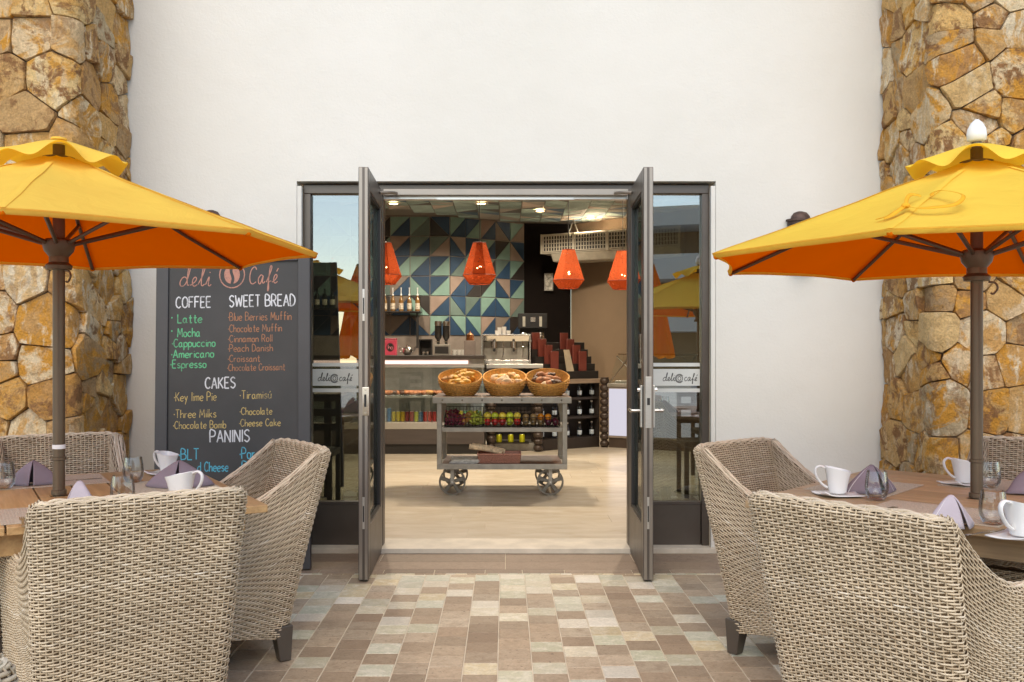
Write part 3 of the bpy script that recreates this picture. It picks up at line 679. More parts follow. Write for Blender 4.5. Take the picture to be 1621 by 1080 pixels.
# ---------------------------------------------------------------- woven surfaces
def weave_mesh(name, patches, mat, back=None, twill=False):
    """patches: (P(s,w)->(...,3), s length, w length, stake pitch, row pitch, half height, half thickness, amplitude, flip)"""
    V = []; Fc = []; TT = []; MI = []; off = 0; rg = np.random.default_rng(5)
    def tube_grid(C, A, B, ha, hb, tint):
        # C, A, B: (rows, n, 3); 4-sided strands
        nonlocal off
        rows, n_, _ = C.shape
        ring = np.stack([C + A * ha, C + B * hb, C - A * ha, C - B * hb], axis=2)          # rows,n,4,3
        V.append(ring.reshape(-1, 3)); TT.append(np.repeat(tint.reshape(-1), 4))
        idx = np.arange(rows * n_ * 4).reshape(rows, n_, 4) + off
        nx = np.roll(idx, -1, axis=2)
        q = np.stack([idx[:, :-1], nx[:, :-1], nx[:, 1:], idx[:, 1:]], axis=-1).reshape(-1, 4)
        Fc.append(q); MI.append(np.zeros(len(q), int)); off += rows * n_ * 4
    for (P, SL, WL, pit, rp, hh, ht, amp, fl) in patches:
        ns = max(2, int(round(SL / pit))); nr = max(2, int(round(WL / rp))); sub = 4
        s = np.linspace(0, SL, ns * sub + 1); w_ = (np.arange(nr) + .5) / nr * WL
        Sg, Wg = np.meshgrid(s, w_); e = 1e-3
        C = P(Sg, Wg); ds = P(np.clip(Sg + e, 0, SL), Wg) - P(np.clip(Sg - e, 0, SL), Wg); dw = P(Sg, np.clip(Wg + e, 0, WL)) - P(Sg, np.clip(Wg - e, 0, WL))
        ds /= np.linalg.norm(ds, axis=-1, keepdims=True) + 1e-9; dwn = dw / (np.linalg.norm(dw, axis=-1, keepdims=True) + 1e-9)
        nn = np.cross(ds, dwn) * fl; nn /= np.linalg.norm(nn, axis=-1, keepdims=True) + 1e-9
        ph = 2 * np.pi * (Sg / (SL / ns) + np.arange(nr)[:, None]) / 3 if twill else np.pi * Sg / (SL / ns) + np.pi * (np.arange(nr) % 2)[:, None]
        wob = np.clip(np.sin(ph) * 1.5 + .55, -1, 1) if twill else np.sign(np.sin(ph)) * np.abs(np.sin(ph)) ** .7
        rowt = rg.normal(0, .13, (nr, 1)); along = np.repeat(rg.normal(0, .09, (nr, ns + 1)), sub, axis=1)[:, :ns * sub + 1]
        jit = rg.normal(0, hh * .10, (nr, ns + 1)); jit = np.stack([np.interp(s, np.linspace(0, SL, ns + 1), j) for j in jit])
        Cw = C + nn * (wob * amp)[..., None] + dwn * jit[..., None]
        tube_grid(Cw, dwn, nn, hh, ht, np.clip(.52 + rowt + along + .05 * wob, 0, 1))
        # stakes
        sk = (np.arange(ns) + .5) / ns * SL; wk = np.linspace(0, WL, nr * 2 + 1)
        Sk, Wk = np.meshgrid(sk, wk, indexing='ij')
        C = P(Sk, Wk); ds = P(np.clip(Sk + e, 0, SL), Wk) - P(np.clip(Sk - e, 0, SL), Wk); dw = P(Sk, np.clip(Wk + e, 0, WL)) - P(Sk, np.clip(Wk - e, 0, WL))
        ds /= np.linalg.norm(ds, axis=-1, keepdims=True) + 1e-9; dw /= np.linalg.norm(dw, axis=-1, keepdims=True) + 1e-9
        nn = np.cross(ds, dw) * fl
        tube_grid(C + nn * .0004, ds, nn, hh * .85, ht, np.clip(.42 + rg.normal(0, .1, (ns, 1)) + 0 * Wk, 0, 1))
        if back is not None:
            sb = np.linspace(0, SL, max(8, ns)); wb = np.linspace(0, WL, max(6, nr // 3)); Sb, Wb = np.meshgrid(sb, wb)
            C = P(Sb, Wb); ds = P(np.clip(Sb + e, 0, SL), Wb) - P(np.clip(Sb - e, 0, SL), Wb); dw = P(Sb, np.clip(Wb + e, 0, WL)) - P(Sb, np.clip(Wb - e, 0, WL))
            nn = np.cross(ds, dw) * fl; nn /= np.linalg.norm(nn, axis=-1, keepdims=True) + 1e-12
            C = C - nn * (amp + ht + .0015); V.append(C.reshape(-1, 3)); TT.append(np.full(C.shape[0] * C.shape[1], .3))
            idx = np.arange(C.shape[0] * C.shape[1]).reshape(C.shape[:2]) + off
            q = np.stack([idx[:-1, :-1], idx[:-1, 1:], idx[1:, 1:], idx[1:, :-1]], -1).reshape(-1, 4); Fc.append(q); MI.append(np.ones(len(q), int)); off += C.shape[0] * C.shape[1]
    V = np.concatenate(V).astype(np.float32); Fc = np.concatenate(Fc).astype(np.int32); MI = np.concatenate(MI); TT = np.concatenate(TT).astype(np.float32)
    me = bpy.data.meshes.new(name); me.vertices.add(len(V)); me.vertices.foreach_set('co', V.ravel())
    me.loops.add(Fc.size); me.loops.foreach_set('vertex_index', Fc.ravel())
    me.polygons.add(len(Fc)); me.polygons.foreach_set('loop_start', np.arange(0, Fc.size, 4, dtype=np.int32))
    me.materials.append(mat)
    if back is not None: me.materials.append(back)
    me.polygons.foreach_set('material_index', MI.astype(np.int32)); me.polygons.foreach_set('use_smooth', np.ones(len(Fc), bool))
    a = me.attributes.new('tint', 'FLOAT', 'POINT'); a.data.foreach_set('value', TT)
    me.update(calc_edges=True); me.validate(); return me

# ---------------------------------------------------------------- wicker armchair
CH = dict(top=.885, arm=.635, th=.062, seat=.40, rc=.065)
SLEN = .60                                                      # side run, back corner to arm front
def chair_plan(z):
    q = (z - .10) / .785
    return .275 + .032 * q, -.285 - .175 * q - .02 * q * q, .315 + .0 * q      # half width, back y, front y
BLEN = .50; ALEN = CH['rc'] * math.pi / 2; TOT = 2 * SLEN + 2 * ALEN + BLEN
def top_h(s):
    d = np.minimum(s, TOT - s)                                  # distance from arm front along the U
    t = np.clip((SLEN - d) / SLEN, 0, 1)                        # 0 at back corner, 1 at arm front
    c = np.clip(1 - t / .60, 0, 1)
    h = CH['arm'] + (CH['top'] - CH['arm']) * (.08 * c + .92 * c ** 2.1) + .012 * np.clip((t - .62) / .38, 0, 1)
    onb = d > SLEN + ALEN
    return np.where(d >= SLEN, CH['top'] - .012 * np.clip(1 - (d - SLEN) / (ALEN * 1.6), 0, 1) ** 2, h - .012 * (t < .0))
def chair_uv(s, z, ins):
    """point of the U-shaped shell: s along, height z, ins metres inwards"""
    a, b, f = chair_plan(z); rc = CH['rc']
    s2 = np.where(s > TOT / 2, TOT - s, s); sg = np.where(s > TOT / 2, 1.0, -1.0)   # left first, then right
    t = np.clip(s2 / SLEN, 0, 1); ys = f + (b + rc - f) * t; xs = a + .05 * (1 - t) ** 1.3
    an = np.clip((s2 - SLEN) / ALEN, 0, 1) * math.pi / 2
    xa = a - rc + rc * np.cos(an); ya = b + rc - rc * np.sin(an)
    tb = np.clip((s2 - SLEN - ALEN) / (BLEN / 2), 0, 1); xb = (a - rc) * (1 - tb); yb = b + 0 * tb
    side = s2 < SLEN; arc = (s2 >= SLEN) & (s2 < SLEN + ALEN)
    x = np.where(side, xs, np.where(arc, xa, xb)); y = np.where(side, ys, np.where(arc, ya, yb))
    nx = np.where(side, 1.0, np.where(arc, np.cos(an), 0.0)); ny = np.where(side, 0.0, np.where(arc, -np.sin(an), -1.0))
    x = x - nx * ins; y = y - ny * ins
    # the back bows out a little
    y = y - np.where(side | arc, 0, .012 * np.sin(np.clip(tb, 0, 1) * math.pi / 2))
    return np.stack([sg * x, y, z + 0 * x], -1)
LO, LR, LI = .775, .100, .44
def shell(s, w_):
    th = CH['th']; H = top_h(s)
    d = np.minimum(s, TOT - s); zb = .098 + .035 * np.sin(np.clip(d / SLEN, 0, 1) * math.pi) + np.where(d > SLEN + ALEN, .03 * np.sin(np.clip((d - SLEN - ALEN) / (BLEN / 2), 0, 1) * math.pi / 2), 0)
    q = np.clip(w_ / LO, 0, 1); ph = np.clip((w_ - LO) / LR, 0, 1) * math.pi; qi = np.clip((w_ - LO - LR) / LI, 0, 1)
    z = zb + q * (H - th / 2 - zb); z = np.where(w_ > LO, H - th / 2 + th / 2 * np.sin(ph), z); z = np.where(w_ > LO + LR, H - th / 2 - qi * (H - th / 2 - CH['seat']), z)
    ins = np.where(w_ <= LO, 0, np.where(w_ <= LO + LR, th / 2 * (1 - np.cos(ph)), th))
    return chair_uv(s, z, ins)
def armfront(side):
    def P(s, w_):
        z = .115 + w_ / .52 * (CH['arm'] + .012 - CH['th'] / 2 - .115)
        a, b, f = chair_plan(z); x = a + .05 - s; y = f + .012 * np.sin(s / CH['th'] * math.pi)
        return np.stack([side * x, y, z], -1)
    return P
def seatp(s, w_):
    k = 1 + .18 * w_ / .63; x = (-.235 + s) * k; y = -.33 + w_
    return np.stack([x, y + 0 * x, .405 + .012 * np.cos(x * 6) + 0 * y], -1)
def apron(s, w_):
    x = (-.235 + s) * 1.16; z = .15 + w_ + .03 * np.cos(np.clip(x / .235, -1, 1) * math.pi / 2) * (1 - w_ / .25)
    return np.stack([x, .300 + 0 * x, z], -1)
PIT, ROW = .0188, .0092
hh, ht, am = .0033, .0018, .0032
def mkpatch(P, a, b, fl): return (P, a, b, PIT, ROW, hh, ht, am, fl)
w_shell = weave_mesh('woven_shell', [mkpatch(shell, TOT, LO + LR + LI, 1)], m_wicker, m_wback, True)
w_arm = weave_mesh('arm_front', [mkpatch(armfront(-1), CH['th'], .52, -1), mkpatch(armfront(1), CH['th'], .52, 1)], m_wicker, m_wback, True)
w_seat = weave_mesh('woven_seat', [mkpatch(seatp, .47, .63, 1)], m_wicker, m_wback, True)
w_apron = weave_mesh('front_apron', [mkpatch(apron, .47, .25, -1)], m_wicker, m_wback, True)
# plaited edge running along the rim
sE = np.linspace(0, TOT, 150); rimP = chair_uv(sE, top_h(sE) + .001, CH['th'] * .5)
rb = MB()
for k in range(3):
    pts = []
    for i, p in enumerate(rimP):
        a = i * .85 + k * 2.094
        pts.append((p[0], p[1], p[2] + .004 * math.sin(a) + .0015))
    offn = (k - 1) * .013
    P2 = chair_uv(sE, top_h(sE) + .001, CH['th'] * .5 + offn)
    rb.tube([(q[0], q[1], q[2] + .003 * math.sin(i * .9 + k * 2.1) - abs(offn) * .25) for i, q in enumerate(P2)], .0045, 5)
def tinted(o, v):
    a = o.data.attributes.new('tint', 'FLOAT', 'POINT'); a.data.foreach_set('value', [v] * len(o.data.vertices))
def make_chair():
    root = thing('wicker_armchair', 'x', 'armchair')
    tag(link('woven_shell', w_shell, root), kind='stuff'); tag(link('arm_front', w_arm, root), kind='stuff'); tag(link('woven_seat', w_seat, root), kind='stuff'); tag(link('front_apron', w_apron, root), kind='stuff')
    o = rb.build('rim_braid', m_wicker, root, smooth=60); tinted(o, .82)
    for sx in (-1, 1):
        for y, dy in ((.27, 1), (-.255, -1)):
            x = sx * (.285 if dy > 0 else .240)
            b = MB(); a0, a1 = .024, .040
            b.loft([[(x + sx * .008 + i * a0, y + dy * .010 + j * a0, 0) for i, j in ((-1, -1), (1, -1), (1, 1), (-1, 1))], [(x + i * a1, y + j * a1, .150) for i, j in ((-1, -1), (1, -1), (1, 1), (-1, 1))]])
            b.build('leg', m_leg, root, bevel=.004)
    return root
chair0 = make_chair(); chairs = []
def place_chair(bc, facing_deg, label):
    """bc: where the middle of the back's top edge stands, in plan"""
    f = R(facing_deg); fx, fy = math.cos(f), math.sin(f)
    o = chair0 if not chairs else copy_tree(chair0); chairs.append(o)
    o.location = (bc[0] + .47 * fx, bc[1] + .47 * fy, .003); o.rotation_euler = (0, 0, f - R(90))
    tag(o, label, 'armchair', 'wicker armchairs around the tables'); return o
place_chair((-1.045, 2.70), 121, 'taupe wicker armchair with its back to us, under the mug at the chalkboard table')
place_chair((-.905, 4.235), 214, 'taupe wicker armchair between the chalkboard and the open door')
place_chair((-2.26, 4.66), 300, 'taupe wicker armchair against the stone pillar, behind the pole of the chalkboard side parasol')
place_chair((.905, 2.555), 40, 'taupe wicker armchair in the foreground turned to the table with the striped napkins')
place_chair((1.045, 4.32), 311, 'taupe wicker armchair by the door panel, against the white wall')
place_chair((2.57, 4.40), 230, 'taupe wicker armchair by the stone pillar, beside the parasol with white finial')
place_chair((-.805, 1.02), 150, 'taupe wicker armchair only a corner of which shows at the bottom edge')

# ---------------------------------------------------------------- tables
TH = .742
def table(cx, cy, yaw, label, mat, S=1.28):
    root = thing('wooden_table', label, 'table', (cx, cy, 0), R(yaw), 'square patio tables')
    n = 9; pw = S / n
    for i in range(n):
        y0 = -S / 2 + i * pw
        if i == n // 2:
            for a, b in ((-S / 2, -.032), (.032, S / 2)): bx(a, b, y0 + .003, y0 + pw - .003, TH - .028, TH).build('plank', mat, root, bevel=.003)
            bx(-.0315, .0315, y0 + .003, -.032, TH - .028, TH).build('plank', mat, root); bx(-.0315, .0315, .032, y0 + pw - .003, TH - .028, TH).build('plank', mat, root)
        else: bx(-S / 2, S / 2, y0 + .003, y0 + pw - .003, TH - .028, TH).build('plank', mat, root, bevel=.003)
    e = S / 2 - .06
    for s in (-1, 1):
        bx(-e + .036, e - .036, *sorted((s * e, s * (e - .028))), TH - .105, TH - .0285).build('apron', mat, root, bevel=.002)
        bx(*sorted((s * e, s * (e - .028))), -e + .036, e - .036, TH - .105, TH - .0285).build('apron', mat, root, bevel=.002)
        for t in (-1, 1):
            b = MB(); c = e - .17; b.loft([[(s * c + i * k, t * c + j * k, z) for i, j in ((-1, -1), (1, -1), (1, 1), (-1, 1))] for z, k in ((0, .030), (TH - .0286, .0345))])
            b.build('leg', mat, root, bevel=.003)
    return root
LT = (-1.75, 3.63); RT = (1.81, 3.556)
table(LT[0], LT[1], -59, 'square teak table with dark plank gaps, nearest the chalkboard', m_teak)
table(RT[0], RT[1], -42, 'square weathered teak table set with striped mauve napkins', m_teak2)

# ---------------------------------------------------------------- parasols
def parasol(cx, cy, zr, za, phi, Rr, label, mat, finial=False):
    root = thing('parasol', label, 'parasol', (cx, cy, 0), 0, 'orange parasols over the tables')
    n = 8; sub = 8; rad = 14; G = []
    def cz(f): return zr + (za - zr) * (1 - f) + -.004 * math.sin(math.pi * f)
    def pt(th, f, extra=0):
        loc = ((th - R(phi)) % (2 * math.pi / n)) / (2 * math.pi / n); mid = abs(loc - .5) * 2    # 1 at rib, 0 mid panel
        ch = math.cos(math.pi / n) / math.cos((loc - .5) * 2 * math.pi / n)
        sc = 1 - .030 * (1 - mid ** 2) * f ** 3
        r = Rr * f * ch * sc
        z = cz(f) - .018 * (1 - mid ** 2) * math.sin(math.pi * min(1, f * .9)) + .012 * f ** 6 * (1 - mid ** 2) + extra
        z += .006 * mnoise.noise(Vector((math.cos(th) * 3 * f + cx, math.sin(th) * 3 * f, f * 4)))
        return Vector((r * math.cos(th), r * math.sin(th), z))
    b = MB(); M_ = n * sub
    rings = []; under = []
    for k in range(rad + 1):
        f = .055 + (1 - .055) * k / rad
        rings.append([pt(R(phi) + 2 * math.pi * i / M_, f) for i in range(M_)])
        under.append([q - Vector((0, 0, .004)) for q in rings[-1]])
    MB().loft(under, False).build('canopy_underglow', m_under, root, smooth=60)  # extra layer under the canvas, light coming through it put into its colour
    b.loft(rings, False); can = b.build('canopy', mat, root, smooth=60)
    for i in range(n):                                          # stitched seams over the ribs
        th = R(phi) + 2 * math.pi * i / n; t_ = Vector((-math.sin(th), math.cos(th), 0))
        fs = [.2 + .8 * k / 14 for k in range(15)]; cl = [pt(th + 1e-4, f, .0016) for f in fs]
        MB().grid([[q - t_ * .011 - Vector((0, 0, .0012)) for q in cl], cl, [q + t_ * .011 - Vector((0, 0, .0012)) for q in cl]]).build('seam', mat, can, smooth=60)
    hb = MB(); hem = []                                         # turned-in hem below the edge
    for dz, fr in ((-.0006, 1.0), (-.016, .994), (-.018, .985)):
        hem.append([Vector((p.x * fr, p.y * fr, p.z + dz)) for p in [pt(R(phi) + 2 * math.pi * i / M_, 1.0) for i in range(M_)]])
    hb.loft(hem, False); hb.build('hem', mat, can, smooth=60)
    v = MB(); rings = []                                        # wind vent with a fluttering edge
    for k in range(7):
        f = k / 6; ring = []
        for i in range(M_ * 2):
            th = R(phi) + math.pi * i / M_
            fl = (math.sin(th * 8 - R(phi) * 8) * .5 + .5 * math.sin(th * 5 + cx * 3)) * f ** 3
            r = .03 + .215 * f * (1 + .07 * fl)
            ring.append(Vector((r * math.cos(th), r * math.sin(th), za + .045 - .080 * f ** 1.2 + .034 * fl)))
        rings.append(ring)
    v.loft(rings, False); v.build('vent_cap', mat, root, smooth=60)
    # pole, hubs
    p = MB(); p.lathe([(.0225, .05), (.0225, za + .03)], 18); p.build('pole', m_pole, root, smooth=40)
    for z_ in (.775, .80 + .11):
        MB().lathe([(.0235, 0), (.027, .002), (.027, .012), (.0235, .014)], 18, (0, 0, z_ - .03)).build('pole_collar', m_pole, root, smooth=40)
    hz = zr - .045
    hub = MB(); hub.lathe([(.024, -.05), (.046, -.05), (.050, -.035), (.036, -.022), (.036, .0), (.054, .022), (.060, .045), (.060, .062), (.046, .07), (.024, .07)], 20, (0, 0, hz)); hub.build('runner_hub', m_pole, root, smooth=35)
    MB().lathe([(.024, 0), (.06, 0), (.06, .035), (.024, .045)], 20, (0, 0, za - .055)).build('top_hub', m_pole, root, smooth=35)
    for i in range(n):
        th = R(phi) + 2 * math.pi * i / n; d = Vector((math.cos(th), math.sin(th), 0))
        rp = [pt(th + 1e-4, f, -.018) for f in (.06, .2, .35, .5, .65, .8, .9, .985)]
        rp_o = MB().tube(rp, .0085, 6).build('rib', m_pole, root, smooth=60)
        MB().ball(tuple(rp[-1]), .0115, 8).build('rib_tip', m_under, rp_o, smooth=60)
        j = pt(th + 1e-4, .52, -.026)
        MB().tube([d * .050 + Vector((0, 0, hz + .05)), j], .0085, 6).build('strut', m_pole, root, smooth=60)
    hk = MB(); hk.tube(catmull([(.034, -.02, hz - .055), (.055, -.03, hz - .06), (.062, -.035, hz - .08), (.05, -.03, hz - .10), (.04, -.025, hz - .098)], 4), .004, 6); hk.build('pole_hook', m_pole, root, smooth=60)
    MB().lathe([(.0255, .0), (.028, .002), (.028, .018), (.0255, .02)], 18, (0, 0, .745)).build('table_ring', m_pole, root, smooth=40)
    if not finial: MB().lathe([(.0232, 0), (.0245, .001), (.0245, .016), (.0232, .017)], 18, (0, 0, .925)).build('tie_band', m_stripe, root, smooth=40)
    if finial:
        MB().lathe([(.020, 0), (.034, .008), (.036, .03), (.033, .05), (.022, .072), (.008, .086), (.001, .088)], 18, (0, 0, za + .055)).build('finial', m_white, root, smooth=60)
        MB().lathe([(.018, 0), (.018, .05)], 14, (0, 0, za + .02)).build('finial_neck', m_pole, root)
    else: MB().lathe([(.02, 0), (.03, .004), (.028, .012), (.001, .018)], 16, (0, 0, za + .046)).build('cap_disc', mat, root, smooth=60)
    bs_ = MB(); bs_.lathe([(.001, .0), (.27, .0), (.27, .035), (.24, .05), (.06, .062), (.045, .30), (.024, .31)], 28); bs_.build('base', m_pole, root, smooth=35)
    return root, pt
parasol(LT[0], LT[1], 1.722, 2.085, 17, 1.0, 'yellow orange parasol on bronze pole, over the chalkboard side table', m_canopy)
pr, ppt = parasol(RT[0], RT[1], 1.672, 2.055, 5, 1.04, 'yellow orange parasol with white finial and a knotted tie strap', m_canopy_r, True)
# tie strap knotted on the canopy
def onc(th, f, e): return ppt(R(th), f, e)
def strap(pts, w_=.0065):
    P = catmull([onc(*q) for q in pts], 6); L, Rr = [], []
    for i, q in enumerate(P):
        t = (P[min(i + 1, len(P) - 1)] - P[max(i - 1, 0)]).normalized(); u = t.cross(Vector((0.25, -.6, .75))).normalized() * w_
        L.append(q + u); Rr.append(q - u)
    b = MB(); b.grid([L, P, Rr]); return b
st = [[(228, .62, .012), (226, .65, .03), (227, .72, .03), (229, .80, .02)], [(231, .64, .012), (234, .66, .035), (240, .75, .045), (239, .83, .035), (235, .85, .03), (232, .84, .026), (229, .80, .022)], [(229, .80, .022), (227, .83, .018), (225, .845, .014), (223, .85, .012)], [(229, .805, .026), (227, .85, .016), (225.5, .87, .014)]]
sp = [strap(q).build('tie_strap', m_strap, pr, smooth=70) for q in st]
for o in sp:
    so = o.modifiers.new('t', 'SOLIDIFY'); so.thickness = .0015
kn = onc(229, .802, .024); MB().ball(tuple(kn), .012, 10, (1.2, .9, .8)).build('strap_knot', m_strap, pr, smooth=60)

# ---------------------------------------------------------------- table settings
def mat_(c, ang, label):
    d = Vector((math.cos(R(ang)), math.sin(R(ang)), 0)); o = Vector((c[0], c[1], 0)) + d * .43
    b = MB(); w_, l = .225, .165
    b.loft([[(-w_, -l, 0), (w_, -l, 0), (w_, l, 0), (-w_, l, 0)], [(-w_, -l, .002), (w_, -l, .002), (w_, l, .002), (-w_, l, .002)]])
    # raised ribs of the weave
    for i in range(44): x = -w_ + .005 + i * (2 * w_ - .01) / 43; b.box(x - .0022, x + .0022, -l + .001, l - .001, .002, .0028)
    q = b.build('placemat', m_mat, loc=(o.x, o.y, TH + .0006), rot=(0, 0, R(ang + 90)))
    return tag(q, label, 'placemat', 'woven placemats on the tables')
mat_(LT, -59, 'beige placemat in front of the foreground chair, chalkboard side table'); mat_(LT, 31, 'beige placemat under the dark mauve napkin nearest the chalkboard'); mat_(LT, 121, 'beige placemat before the pillar chair, chalkboard side table')
mat_(RT, 228, 'beige placemat under the pale striped napkin in the foreground'); mat_(RT, 138, 'beige placemat under the striped napkin by the white wall'); mat_(RT, 48, 'beige placemat behind the parasol pole by the stone pillar')
def onT(px, py):
    D = 1466 * (1.31 - TH - .003) / (py - 555); return Vector(((px - 800) * D / 1466, D, TH + .0042))
def napkin(px, py, yaw, wd, h, mat, label, stripes=False):
    p = onT(px, py)
    base = catmull([(-.04, -.30, 0), (-.30, -.16, 0), (-.5, .02, 0), (-.26, .16, 0), (0, .20, 0), (.26, .16, 0), (.5, .02, 0), (.30, -.16, 0), (.05, -.31, 0)], 5)
    G = []; n_ = 9
    for j in range(n_ + 1):
        t = j / n_; row = []
        for i, q in enumerate(base):
            s = i / (len(base) - 1)
            # sheet hangs from a ridge that runs front to back at the top
            ax, ay = (0, -.06 + .06 * math.sin(s * math.pi))
            x = ax + (q.x - ax) * (t ** 1.18) * (1 + .06 * math.sin(px + 7 * t)); y = ay + (q.y - ay) * t
            z = 1 - t + .10 * math.sin(math.pi * t) * (1 + .5 * math.sin(s * 9)) - .06 * (1 - t) ** 4 + .02 * math.sin(s * 23 + px) * t
            row.append(Vector((x * wd, y * wd, max(0, z) * h)))
        G.append(row)
    o = MB().grid(G).build('folded_napkin', mat, smooth=60, loc=p, rot=(0, 0, R(yaw)))
    so = o.modifiers.new('thick', 'SOLIDIFY'); so.thickness = .004; so.offset = 1
    tag(o, label, 'napkin', 'folded napkins')
    if stripes:
        for i in (8, 11, 28, 32, 35):
            b = MB(); L = [G[j][i] for j in range(1, n_ + 1)]; Rr = [G[j][i] + (G[j][i + 1] - G[j][i]) * .22 for j in range(1, n_ + 1)]
            up = [Vector((q.x * 1.0, q.y, 0)).normalized() * .0055 + Vector((0, 0, .003)) for q in L]
            b.grid([[a + c for a, c in zip(L, up)], [a + c for a, c in zip(Rr, up)]]); b.build('white_stripe', m_stripe, o)
    return o
napkin(54, 767, 15, .20, .105, m_nap, 'dark mauve folded napkin beside the parasol pole, before the pillar chair')
napkin(285, 770, 8, .27, .112, m_nap, 'dark mauve folded napkin standing next to the white mug')
napkin(129, 812, -40, .20, .115, m_napl, 'pale mauve folded napkin peeking over the foreground chair back')
napkin(1378, 779, 20, .245, .112, m_nap, 'mauve napkin with white stripes before the white wall', True)
napkin(1503, 834, 25, .205, .105, m_napl, 'pale mauve napkin with white stripes near the table edge', True)
napkin(1626, 781, 10, .19, .10, m_nap, 'mauve folded napkin cut by the picture edge')
def tumbler(px, py, label):
    p = onT(px, py); b = MB()
    out = [(.001, .0), (.024, .0), (.031, .004), (.040, .022), (.0435, .045), (.041, .075), (.0355, .108)]
    inn = [(.0342, .108), (.0397, .075), (.0420, .046), (.0385, .024), (.029, .010), (.001, .008)]
    b.lathe(out + inn, 28, caps=False)
    return tag(b.build('tumbler', m_drink, smooth=70, loc=p), label, 'glass', 'stemless drinking glasses')
tumbler(6, 774, 'stemless glass at the picture edge beside the dark napkin'); tumbler(211, 764, 'empty stemless glass nearer the mug and saucer by the chalkboard'); tumbler(194, 800, 'empty stemless glass rising behind the foreground chair back')
tumbler(1388, 791, 'empty stemless glass in front of the striped napkin by the wall'); tumbler(1572, 830, 'empty stemless glass beside the white cup in the foreground'); tumbler(1567, 772, 'stemless glass behind the parasol pole')
def cup(px, py, yaw, label, sc=1.0, sau=True, slabel=None):
    p = onT(px, py)
    root = thing('coffee_cup', label, 'cup', p + Vector((0, 0, .008 if sau else 0)), R(yaw), 'white angular coffee cups')
    root.scale = (sc,) * 3
    b = MB(); rings = []
    def ring(r, z, e, sl=0):
        out = []
        for i in range(28):
            a = 2 * math.pi * i / 28; c, s = math.cos(a), math.sin(a); k = (abs(c) ** e + abs(s) ** e) ** (-1 / e)
            out.append(Vector((r * k * c, r * k * s, z + sl * c * r)))
        return out
    for r, z, e, sl in ((.001, 0, 2, 0), (.026, 0, 2.2, 0), (.029, .004, 2.3, 0), (.033, .03, 2.6, .02), (.038, .06, 3, .10), (.0435, .084, 3.4, .22), (.0415, .084, 3.4, .22), (.036, .06, 3, .10), (.031, .03, 2.6, .02), (.024, .008, 2.2, 0), (.001, .007, 2, 0)): rings.append(ring(r, z, e, sl))
    b.loft(rings, False); b.build('bowl', m_white, root, smooth=50)
    h = MB(); h.tube(catmull([(.040, 0, .085), (.060, 0, .092), (.074, 0, .080), (.070, 0, .055), (.052, 0, .030), (.034, 0, .018)], 5), .0075, 8, flat=.0045); h.build('handle', m_white, root, smooth=60)
    if sau:
        s = MB(); G = []; w_ = .078
        for j in range(9):
            row = []
            for i in range(9):
                x, y = -1 + i / 4, -1 + j / 4
                row.append(Vector((x * w_, y * w_ * .92, .003 + .016 * max(0, x * y * .6 + .4 * x * x) ** 1.5 * (abs(x) ** 2) + .004 * y * y)))
            G.append(row)
        s.grid(G); o = s.build('saucer', m_white, smooth=60, loc=p, rot=(0, 0, R(yaw + 15)))
        so = o.modifiers.new('t', 'SOLIDIFY'); so.thickness = .004; so.offset = 1
        tag(o, slabel, 'saucer', 'white square saucers')
cup(265, 750, 160, 'white flared coffee cup with its base hidden by the dark mauve napkin', 1, True, 'white square saucer next to the glass by the chalkboard')
cup(286, 792, -10, 'white mug with a loop handle just above the foreground chair back', 1.18, False)
cup(1326, 784, 170, 'white coffee cup on a saucer by the striped napkin and white wall', 1.12, True, 'white square saucer under the cup by the white wall')
cup(1526, 767, 175, 'white coffee cup against the stone pillar beside the parasol pole', 1.1, True, 'white curved saucer against the stone pillar')
cup(1618, 852, 200, 'white coffee cup cut by the picture edge in the foreground', 1.15, True, 'white curved saucer at the picture edge in the foreground')
def fork(px, py, yaw, label):
    p = onT(px, py); b = MB()
    b.prism([(-.005, -.10), (.005, -.10), (.003, 0), (.010, .035), (.010, .045), (-.010, .045), (-.010, .035), (-.003, 0)], .0, .002)
    for i in range(4): x = -.0085 + i * .0057; b.box(x - .0014, x + .0014, .046, .085, 0, .002)
    return tag(b.build('fork', m_steel, loc=p, rot=(0, 0, R(yaw))), label, 'fork', 'dinner forks')
fork(36, 826, 28, 'steel fork on the placemat behind the foreground chair corner'); fork(128, 760, -60, 'steel fork beyond the parasol pole at the chalkboard side'); fork(1402, 808, -45, 'steel fork above the foreground chair back by the striped napkin')
p = onT(1565, 843); b = MB(); b.prism([(-.0045, -.11), (.0045, -.11), (.005, 0), (.009, .02), (.007, .09), (-.004, .11), (-.005, 0)], 0, .0022)
tag(b.build('table_knife', m_steel, loc=p, rot=(0, 0, R(-62))), 'steel table knife between the glass and the table edge', 'knife')

